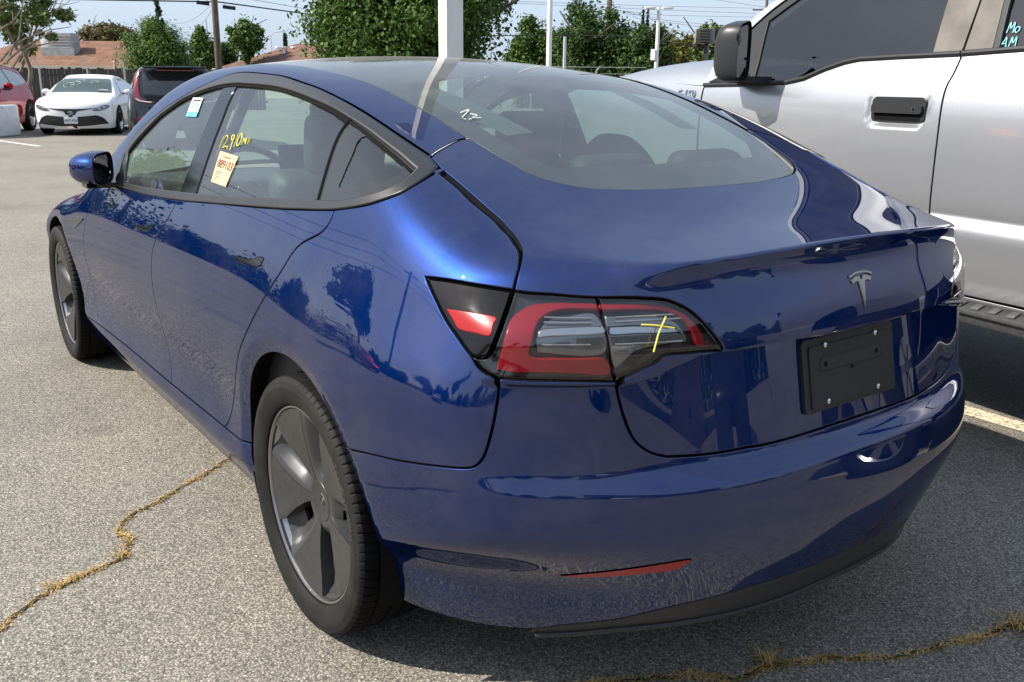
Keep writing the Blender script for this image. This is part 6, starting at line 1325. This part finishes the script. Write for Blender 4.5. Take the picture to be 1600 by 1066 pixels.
for x_, y0, lb in ((66, 150, 'leftmost galvanised fence post with an angled barbed wire arm'), (140, 152, 'galvanised fence post with angled arm behind the white sedan'), (197, 155, 'galvanised fence post with angled arm right of the white sedan')):
    b = MB(); b.cyl((0, 0, 0), (0, 0, 1.72), .032, n=8); b.tube([(0, 0, 1.70), (0, .0, 1.78), (0, .18, 2.12)], .022, 6)
    q = on_z(x_+4, 178); o_ = b.build('fence_post', m_galv); o_.location = q; o_.rotation_euler = (0, 0, fang-R(0)); o_.rotation_euler.z = fang+R(90); tag(o_, lb, 'fence post', 'barbed wire fence posts')
# shingle houses
def shingle(name, c1, c2, sx=3.2, sy=7.):
    M = mat(name, c1, .95, spec=.1); v = coords(M, (1, 1, 1), 'UV' if False else 'Object'); b = nd(M, 'ShaderNodeTexBrick'); b.inputs['Scale'].default_value = 1.0; b.inputs['Brick Width'].default_value = .9; b.inputs['Row Height'].default_value = .16; b.inputs['Mortar Size'].default_value = .012; b.inputs['Color1'].default_value = (*c1, 1); b.inputs['Color2'].default_value = (*c2, 1); b.inputs['Mortar'].default_value = (*[k*.5 for k in c1], 1); b.inputs['Bias'].default_value = .0
    lk(M, v, b.inputs['Vector']); n = nd(M, 'ShaderNodeTexNoise'); n.inputs['Scale'].default_value = 1.5; n.inputs['Detail'].default_value = 7; lk(M, v, n.inputs['Vector']); r = ramp(M, [(.3, (.75, .75, .75)), (.7, (1.15, 1.12, 1.1))]); lk(M, n.outputs['Fac'], r.inputs['Fac'])
    mu = nd(M, 'ShaderNodeMix', data_type='RGBA', blend_type='MULTIPLY'); mu.inputs['Factor'].default_value = 1; lk(M, b.outputs['Color'], mu.inputs['A']); lk(M, r.outputs['Color'], mu.inputs['B']); lk(M, mu.outputs['Result'], bsdf(M).inputs['Base Color']); return M
m_roof1 = shingle('red_brown_shingles', (.200, .112, .078), (.250, .148, .108)); m_roof2 = shingle('brown_shingles', (.165, .098, .075), (.20, .125, .098))
m_stucco = varied('stucco', (.42, .37, .31), (.50, .45, .38), 20, .9, 4, spec=.1)
def face_obj(name, quad, m, parent, thick=.12):
    """a thick slab whose own axes lie in its plane, so courses follow the slope"""
    P = [Vector(q) for q in quad]; ex = (P[1]-P[0]).normalized(); nz_ = ex.cross(P[3]-P[0]).normalized(); ey = nz_.cross(ex)
    M = Matrix(((ex.x, ey.x, nz_.x, P[0].x), (ex.y, ey.y, nz_.y, P[0].y), (ex.z, ey.z, nz_.z, P[0].z), (0, 0, 0, 1))); inv = M.inverted(); L = [inv @ q for q in P]
    b = MB(); b.prism([(q.x, q.y) for q in L], lambda u, v, t: (u, v, t), -thick, 0); o = b.build(name, m, parent, smooth=False); o.matrix_local = M; return o
def house(name, label, org, ang, L, W, he, hr, m_r, hip=1.8):
    e = empty(name, label, 'house', loc=org, rotz=ang); ov = .5
    b = MB(); b.box((L/2, W/2, he/2), (L, W, he)); b.build('wall', m_stucco, e, smooth=False)
    A = [(-ov, -ov, he-.1), (L+ov, -ov, he-.1), (L-hip, W/2, hr), (hip, W/2, hr)]; f1 = face_obj('roof', A, m_r, e)
    B = [(L+ov, W+ov, he-.1), (-ov, W+ov, he-.1), (hip, W/2, hr), (L-hip, W/2, hr)]; face_obj('roof', B, m_r, e)
    face_obj('roof', [(-ov, W+ov, he-.1), (-ov, -ov, he-.1), (hip, W/2, hr), (hip, W/2, hr+.001)], m_r, e); face_obj('roof', [(L+ov, -ov, he-.1), (L+ov, W+ov, he-.1), (L-hip, W/2, hr), (L-hip, W/2, hr+.001)], m_r, e)
    b = MB(); b.box((L/2, -ov-.03, he-.14), (L+2*ov, .05, .2)); b.build('fascia', m_stucco, e, smooth=False)
    for x_ in (L*.3, L*.7):
        b = MB(); b.box((x_, -.02, he*.55), (1.4, .08, 1.1)); w_ = b.build('window', m_plate, e, smooth=False); b = MB(); b.box((x_, -.065, he*.55), (1.25, .03, .95)); b.build('pane', m_dwin, w_, smooth=False)
    return e
q0 = gnd(at(-60, 120, 66)); q1 = gnd(at(236, 122, 66)); hd = (q1-q0)
h1 = house('shingle_house', 'house with a red brown shingle roof and rooftop cooler behind the fence', q0, math.atan2(hd.y, hd.x), hd.length, 9, 2.2, 4.05, m_roof1, 2.6)
# rooftop cooler
hv = Vector((hd.x, hd.y, 0)).normalized(); c_ = at(100, 66, 67.5)
cool = empty('rooftop_cooler', 'grey metal rooftop cooler box with white ducts on the red shingle roof', 'air cooler', loc=(c_.x, c_.y, c_.z-.65), rotz=math.atan2(hd.y, hd.x))
b = MB(); b.box((0, 0, .65), (1.75, 1.3, 1.25), None, .03, 1); b.build('casing', varied('cooler_grey', (.27, .28, .28), (.36, .37, .37), 3, .6, 5), cool)
b = MB(); b.box((-1.25, 0, .72), (.55, .9, 1.0), None, .1, 2); b.build('duct', m_plate, cool)
for k in range(5):
    b = MB(); b.box((0, -.66, .25+.2*k), (1.5, .03, .05), (R(25), 0, 0)); b.build('louvre', MATS['galvanised_steel'], cool, smooth=False)
b = MB(); b.box((-.2, 0, -.25), (2.4, 1.5, .9)); b.build('roof_curb', MATS['cooler_grey'], cool, smooth=False)
vp = at(180, 106, 64); b = MB(); b.cyl((0, 0, -.3), (0, 0, .38), .09, n=10); b.cyl((0, 0, .38), (0, 0, .46), .14, .10, n=10); o_ = b.build('roof_vent_pipe', mat('vent_pink', (.50, .33, .27), .6)); o_.location = vp; tag(o_, 'pinkish vent pipe on the red shingle roof near the cypress', 'vent pipe')
q0 = gnd(at(348, 122, 72)); q1 = gnd(at(520, 124, 66)); hd = q1-q0
h2 = house('brown_roof_house', 'house with a plain brown roof left of the large tree', q0, math.atan2(hd.y, hd.x), hd.length, 10, 2.2, 4.15, m_roof2, 3.2)
for k, (x_, y_) in enumerate(((413, 76), (434, 75), (458, 75))):
    v_ = at(x_, y_, 72.5); b = MB(); b.box((0, 0, 0), (.4, .3, .16), None, .04, 1); o_ = b.build('roof_vent', m_plate); o_.location = v_+Vector((0, 0, .02)); tag(o_, ['leftmost', 'middle', 'rightmost'][k]+' of the three low vents on the brown roof', 'roof vent', 'low roof vents')
v_ = at(443, 80, 71.5); b = MB(); b.cyl((0, 0, -.2), (0, 0, .2), .1, n=10); b.box((0, 0, .28), (.36, .3, .18), None, .03, 1); o_ = b.build('roof_turbine', m_plate); o_.location = v_; tag(o_, 'small capped flue on the brown roof below the middle vent', 'flue')
# ------------------------------------------------------------------ poles, lamps and wires
m_wpole = varied('white_pole_paint', (.72, .71, .68), (.80, .79, .76), 4, .45, 5, spec=.4); m_gpole = mat('grey_pole', (.52, .54, .56), .4, .3)
m_wood = varied('utility_wood', (.10, .076, .058), (.18, .14, .11), 6, .9, 8, spec=.1, bump=.4, bdist=.02, stretch=(4, 4, .3))
pb = gnd(at(705, 127, 9.4)); sq = empty('square_lamp_pole', 'thick white square lamp pole rising behind the blue sedan', 'lamp pole', loc=pb, rotz=R(-5.4))
b = MB(); b.box((0, 0, 4.2), (.19, .19, 8.4), None, .012, 2); b.build('shaft', m_wpole, sq); b = MB(); b.cyl((0, 0, 0), (0, 0, .75), .30, n=28); b.build('concrete_base', varied('concrete', (.42, .41, .38), (.55, .53, .5), 8, .9, 8), sq); b = MB(); b.box((.5, 0, 8.3), (.7, .34, .14), None, .02); b.build('lamp_head', m_wpole, sq)
def round_pole(name, label, px, depth, r, h, m, head=None, tilt=0.):
    e = empty(name, label, 'lamp pole', 'slim poles across the lot', loc=gnd(at(px, 128, depth))); b = MB(); b.cyl((0, 0, 0), (0, 0, h), r, r*.8, 16); b.build('shaft', m, e); b = MB(); b.cyl((0, 0, 0), (0, 0, .6), r*2.2, n=18); b.build('base', MATS['concrete'], e)
    if head:
        a_ = CAM['yaw']
        for s_ in (1, -1):
            b = MB(); b.box((s_*.30*math.sin(a_), s_*.30*math.cos(a_), h-.02), (.34, .34, .07), (0, 0, -a_), .015); b.build('lamp_head', m, e)
        b = MB(); b.box((.07, .05, h-1.55), (.2, .16, .36), None, .02); b.build('control_box', m, e)
    return e
round_pole('white_lamp_pole', 'slim white round pole left of the thinner grey pole', 857, 25, .078, 8.5, m_wpole)
round_pole('grey_pole', 'thin grey tapered pole right of the slim white pole', 881, 25, .055, 2.55, m_gpole)
hz_ = at(1028, 14, 32).z; round_pole('twin_head_lamp_post', 'white lamp post with a flat twin head left of the pickup', 1024, 32, .075, hz_, m_wpole, head=True)
up_b = gnd(at(343, 123, 46)); ut = empty('utility_pole', 'brown wooden utility pole carrying cables left of the brown roofed house', 'utility pole', loc=up_b)
b = MB(); b.cyl((0, 0, 0), (-.16, .0, 11), .175, .13, 12); b.build('shaft', m_wood, ut)
b = MB(); b.box((-.1, .1, 5.9), (.2, .9, .1), (0, 0, R(20))); b.build('step_arm', m_wood, ut, smooth=False)
for k in range(6):
    b = MB(); b.cyl((-.03, 0, 2.6+.45*k), (-.22, .12*(1 if k % 2 else -1), 2.6+.45*k), .014, n=6); b.build('climbing_step', m_galv, ut)
m_cable = mat('cable_black', (.018, .018, .02), .7); m_cableg = mat('cable_grey', (.16, .17, .19), .6)
def cable(name, label, pts, r, m=None, sag=0., group='overhead cables'):
    P = [Vector(p) for p in pts]; Q = []
    for a, b_ in zip(P, P[1:]):
        for k in range(12):
            t_ = k/12; Q.append(a.lerp(b_, t_)-Vector((0, 0, sag*4*t_*(1-t_))))
    Q.append(P[-1]); mb = MB(); mb.tube(Q, r, 5); o = mb.build(name, m or m_cable); return tag(o, label, 'cable', group)
cable('cable', 'thick black cable crossing the sky at the top left', [at(-80, -4, 44), at(340, 3, 45.8), at(700, 52, 62)], .035)
cable('cable', 'thinner grey cable from the top left to the large tree', [at(380, -3, 46), at(500, 18, 52), at(560, 26, 56)], .014, m_cableg)
for (x0, y0, x1, y1, lb) in ((337, 0, 268, 36, 'left of two thin drop wires beside the cypress'), (338, 3, 294, 46, 'right of two thin drop wires beside the cypress')):
    cable('drop_wire', lb, [at(x0, y0, 45.8), at(x1, y1, 62)], .012, m_cableg, .4)
for nm_, x_, y_, lb in (('splice_box', 317, 4, 'left black splice box hanging from the thick cable'), ('splice_box', 358, 11, 'right black splice box hanging from the thick cable')):
    v_ = at(x_, y_+1, 45.8); b = MB(); b.box((0, 0, 0), (.62, .16, .17), None, .03, 2); b.tube([(-.2, 0, .06), (-.2, 0, .22)], .01, 5); b.tube([(.2, 0, .06), (.2, 0, .22)], .01, 5); o_ = b.build(nm_, m_cable); o_.location = v_; o_.rotation_euler = (0, R(6), -CAM['yaw']-R(70)); tag(o_, lb, 'splice box', 'cable splice boxes')
# high lines on the right
far1 = empty('far_utility_pole', 'distant wooden utility pole behind the dense green tree', 'utility pole', loc=gnd(at(948, 128, 62))); b = MB(); b.cyl((0, 0, 0), (0, 0, 13), .19, .15, 10); b.build('shaft', m_wood, far1); b = MB(); b.box((0, 0, 7.4), (.6, 1.6, .14), (0, 0, R(30))); b.build('crossarm', m_wood, far1, smooth=False)
far2 = empty('far_utility_pole', 'distant utility pole with crossarms beside the pickup windscreen', 'utility pole', loc=gnd(at(1188, 131, 85))); b = MB(); b.cyl((0, 0, 0), (0, 0, 9.6), .17, .13, 10); b.build('shaft', m_wood, far2)
for z_ in (8.8, 7.9):
    b = MB(); b.box((0, 0, z_), (.14, 2.4, .14), (0, 0, -CAM['yaw']-R(12))); b.build('crossarm', m_wood, far2, smooth=False)
lines = (((790, 2), (1040, 10), (1180, 13)), ((800, 5), (1040, 16), (1180, 21)), ((900, 10), (1040, 24), (1180, 27)), ((940, 10), (1040, 32), (1180, 46)), ((960, 14), (1030, 33), (1160, 52)), ((1100, -3), (1180, 9), (1230, 16)), ((975, 20), (1030, 42), (1120, 60)))
for k, L_ in enumerate(lines):
    cable('power_line', ['topmost', 'second', 'third', 'fourth', 'fifth', 'steep upper right', 'lowest'][k]+' thin power line in the sky left of the pickup', [at(a, b_, 58+6*i) for i, (a, b_) in enumerate(L_)], .012, m_cableg)
cable('cable', 'black cable crossing low behind the slim white poles', [at(745, 56, 40), at(880, 55, 40), at(1000, 58, 42), at(1120, 80, 44)], .022)
# small curved street lamp far off
sl = empty('street_lamp', 'tiny far street lamp with a curved arm above the brown roof', 'street lamp', loc=gnd(at(427, 124, 95))); z1 = at(427, 56, 95).z; b = MB(); b.tube([(0, 0, 0), (0, 0, z1-.3), (0, 0, z1)], .06, 6); a_ = CAM['yaw']; b.tube([(0, 0, z1), (-.3*math.sin(a_), -.3*math.cos(a_), z1+.25), (-1.0*math.sin(a_), -1.0*math.cos(a_), z1+.35)], .045, 6); b.build('pole', m_gpole, sl); b = MB(); b.box((-1.1*math.sin(a_), -1.1*math.cos(a_), z1+.33), (.4, .2, .1), (0, 0, -a_-R(90))); b.build('lamp_head', m_gpole, sl)
# white concrete block at the left edge and wire fence top on the right
wb = empty('white_concrete_base', 'white painted concrete block at the far left edge', 'concrete base', loc=on_z(-34, 214)); wa = math.atan2(fw[1], fw[0])+R(90)
b = MB(); b.box((0, .35, .36), (1.25, .9, .72), None, .06, 3); b.build('block', varied('white_concrete', (.62, .63, .64), (.74, .75, .76), 6, .8, 8), wb); b = MB(); b.prism([(-.6, .7), (.28, .7), (.12, .95), (-.6, 1.15)], lambda u, v, t: (u, t, v), .1, .6); b.bevel(.03); b.build('stepped_top', MATS['white_concrete'], wb)
wb.rotation_euler = (0, 0, math.atan2(-_r.y, -_r.x)+math.pi)
cf = empty('chain_link_fence', 'dark wire fence top behind the sedan roof on the right', 'fence', loc=gnd(at(860, 128, 38)))
fr0, fr1 = at(780, 104, 38), at(1010, 106, 36)
b = MB(); b.tube([fr0, fr1], .016, 5); b.tube([fr0-Vector((0, 0, .25)), fr1-Vector((0, 0, .25))], .012, 5); b.build('wire', m_cableg, None).parent = cf
for o_ in cf.children: o_.matrix_parent_inverse = Matrix.Translation(cf.location).inverted()
for x_ in (830, 932):
    q = at(x_, 110, 37); b = MB(); b.cyl((q.x, q.y, 0), (q.x, q.y, q.z), .03, n=8); b.tube([(q.x, q.y, q.z-.02), tuple(at(x_+6, 104, 37))], .02, 6); o_ = b.build('post', m_galv, cf); o_.matrix_parent_inverse = Matrix.Translation(cf.location).inverted()
# slatted black box on a bracket behind the pickup's hood
v_ = at(1103, 57, 14.0); sb = empty('slatted_box', 'black slatted box on a bracket above the pickup hood', 'light box', loc=(v_.x, v_.y, v_.z), rotz=-CAM['yaw']-R(30))
b = MB(); b.box((0, 0, 0), (.26, .20, .22), None, .012); b.build('case', m_tplast, sb); b = MB(); b.box((0, .12, 0), (.27, .03, .20), None, .005); b.build('side_plate', varied('tan_plate', (.25, .21, .16), (.32, .28, .22), 8), sb)
for k in range(5):
    b = MB(); b.box((-.135, -.02, -.08+.04*k), (.012, .15, .012)); b.build('slat', m_trim, sb, smooth=False)
b = MB(); b.box((0, -.02, -.9), (.06, .06, 1.6)); b.box((0, 0, -1.0), (.4, .4, .1)); b.build('bracket', m_tplast, sb)
# ------------------------------------------------------------------ what stands round the lot outside the frame and shows only as reflections in the car
LB_T = 'green tree outside the frame, mirrored in the blue sedan only'; GR_T = 'trees around the lot outside the frame'
src = {o.name: o for o in bpy.data.objects if o.parent is None and o.get('category') == 'tree'}
pick = [src['dense_green_tree'], src['ragged_green_tree'], src['small_street_tree'], src['leaning_brown_tree']]
spots = [(44, 3.5), (41, 8), (46, 12), (38, 13.5), (43, 18), (36, 20), (34, 26), (29, 28), (27, 33), (22, 31), (19, 36), (14, 32), (10, 36), (5, 33), (0, 36), (-5, 33), (-10, 36), (-15, 33), (-20, 35), (-25, 30), (-31, 27), (-34, 20), (-38, 15), (-37, 8), (-41, 3), (-37, -3), (-40, -9), (-36, -14), (-36, -20), (-31, -24), (-27, -29), (-21, -32), (-15, -35), (-8, -36)]
rr1 = random.Random(4)
for k, (x_, y_) in enumerate(spots):
    c_ = copy_tree(pick[k % 4]); s_ = rr1.uniform(.8, 1.3)*(1.5 if pick[k % 4] is src['small_street_tree'] else 1)*(.75 if k < 6 else 1.1); c_.location = (x_, y_, 0); c_.scale = (s_, s_, s_*rr1.uniform(.8, 1.1)); c_.rotation_euler = (0, 0, rr1.uniform(0, 6.28)); c_['label'] = LB_T; c_['group'] = GR_T
up2 = empty('utility_pole', 'utility pole with a crossarm outside the frame, mirrored in the side windows', 'utility pole', loc=(13.5, 17, 0)); b = MB(); b.cyl((0, 0, 0), (0, 0, 9.5), .17, .13, 12); b.build('shaft', m_wood, up2); b = MB(); b.box((0, 0, 8.9), (2.4, .14, .14), (0, 0, R(10))); b.build('crossarm', m_wood, up2, smooth=False)
for k in range(3):
    cable('power_line', ['upper', 'middle', 'lower'][k]+' cable outside the frame, mirrored in the side windows', [(60, 13+.6*k, 9.6-.7*k), (13.5, 17+.6*k, 9.0-.6*k), (-40, 21+.6*k, 9.6-.7*k)], .022, None, .8)
# low shop building added behind the camera, walls darkened for the sedan's reflections
shop = empty('added_dark_shop', 'long low dark shop building added behind the camera, only mirrored in the blue sedan', 'building', loc=(-24, 2, 0), rotz=R(8)); b = MB(); b.box((0, 0, 2.1), (8, 15, 4.2)); b.build('wall', varied('reflection_dark_stucco', (.07, .065, .06), (.10, .093, .085), 6, .9), shop, smooth=False); b = MB(); b.box((.3, 0, 4.35), (8.6, 15.6, .3)); b.build('roof_edge', m_trim, shop, smooth=False)
for k in range(4):
    b = MB(); b.box((4.02, -5.4+3.6*k, 1.5), (.08, 2.6, 2.2)); w_ = b.build('window', m_trim, shop, smooth=False); b = MB(); b.box((4.07, -5.4+3.6*k, 1.5), (.03, 2.4, 2.0)); b.build('pane', m_dwin, w_, smooth=False)

# continuous belt of shrubs behind those trees
rs = np.random.RandomState(77); nbl = 260; blobs = []
for k in range(nbl):
    a_ = R(-4+ 262*k/nbl); rad_ = rs.uniform(40, 46); h_ = rs.uniform(1.2, 2.6); blobs.append((np.array([rad_*math.cos(a_), rad_*math.sin(a_), h_*.55]), np.array([1.6, 1.6, h_])))
V, F_ = leaf_cloud(rs, blobs, 60000, .36); o_ = fast_mesh('shrub_belt', V, 60000, LM['dark'], None); tag(o_, 'belt of green shrubs around the lot outside the frame', 'shrubs', kind='stuff')
# a few parked cars to the left and behind, mirrored in the flank
for src_, nm_, x_, y_, a_, lb in ((rc, 'red_suv', 9.0, 9.5, 200, 'red SUV outside the frame, mirrored in the flank of the blue sedan'), (wc, 'white_sedan', 3.0, 11.5, 262, 'white sedan outside the frame, mirrored in the flank of the blue sedan'), (gc, 'grey_hatchback', -9.0, -3.5, 20, 'dark grey hatchback behind the camera, mirrored in the boot lid'), (wc, 'white_sedan', -11.5, 3.2, 5, 'white sedan behind the camera, mirrored in the rear bumper')):
    c_ = copy_tree(src_); c_.location = (x_, y_, 0); c_.rotation_euler = (0, 0, R(a_)); c_['label'] = lb
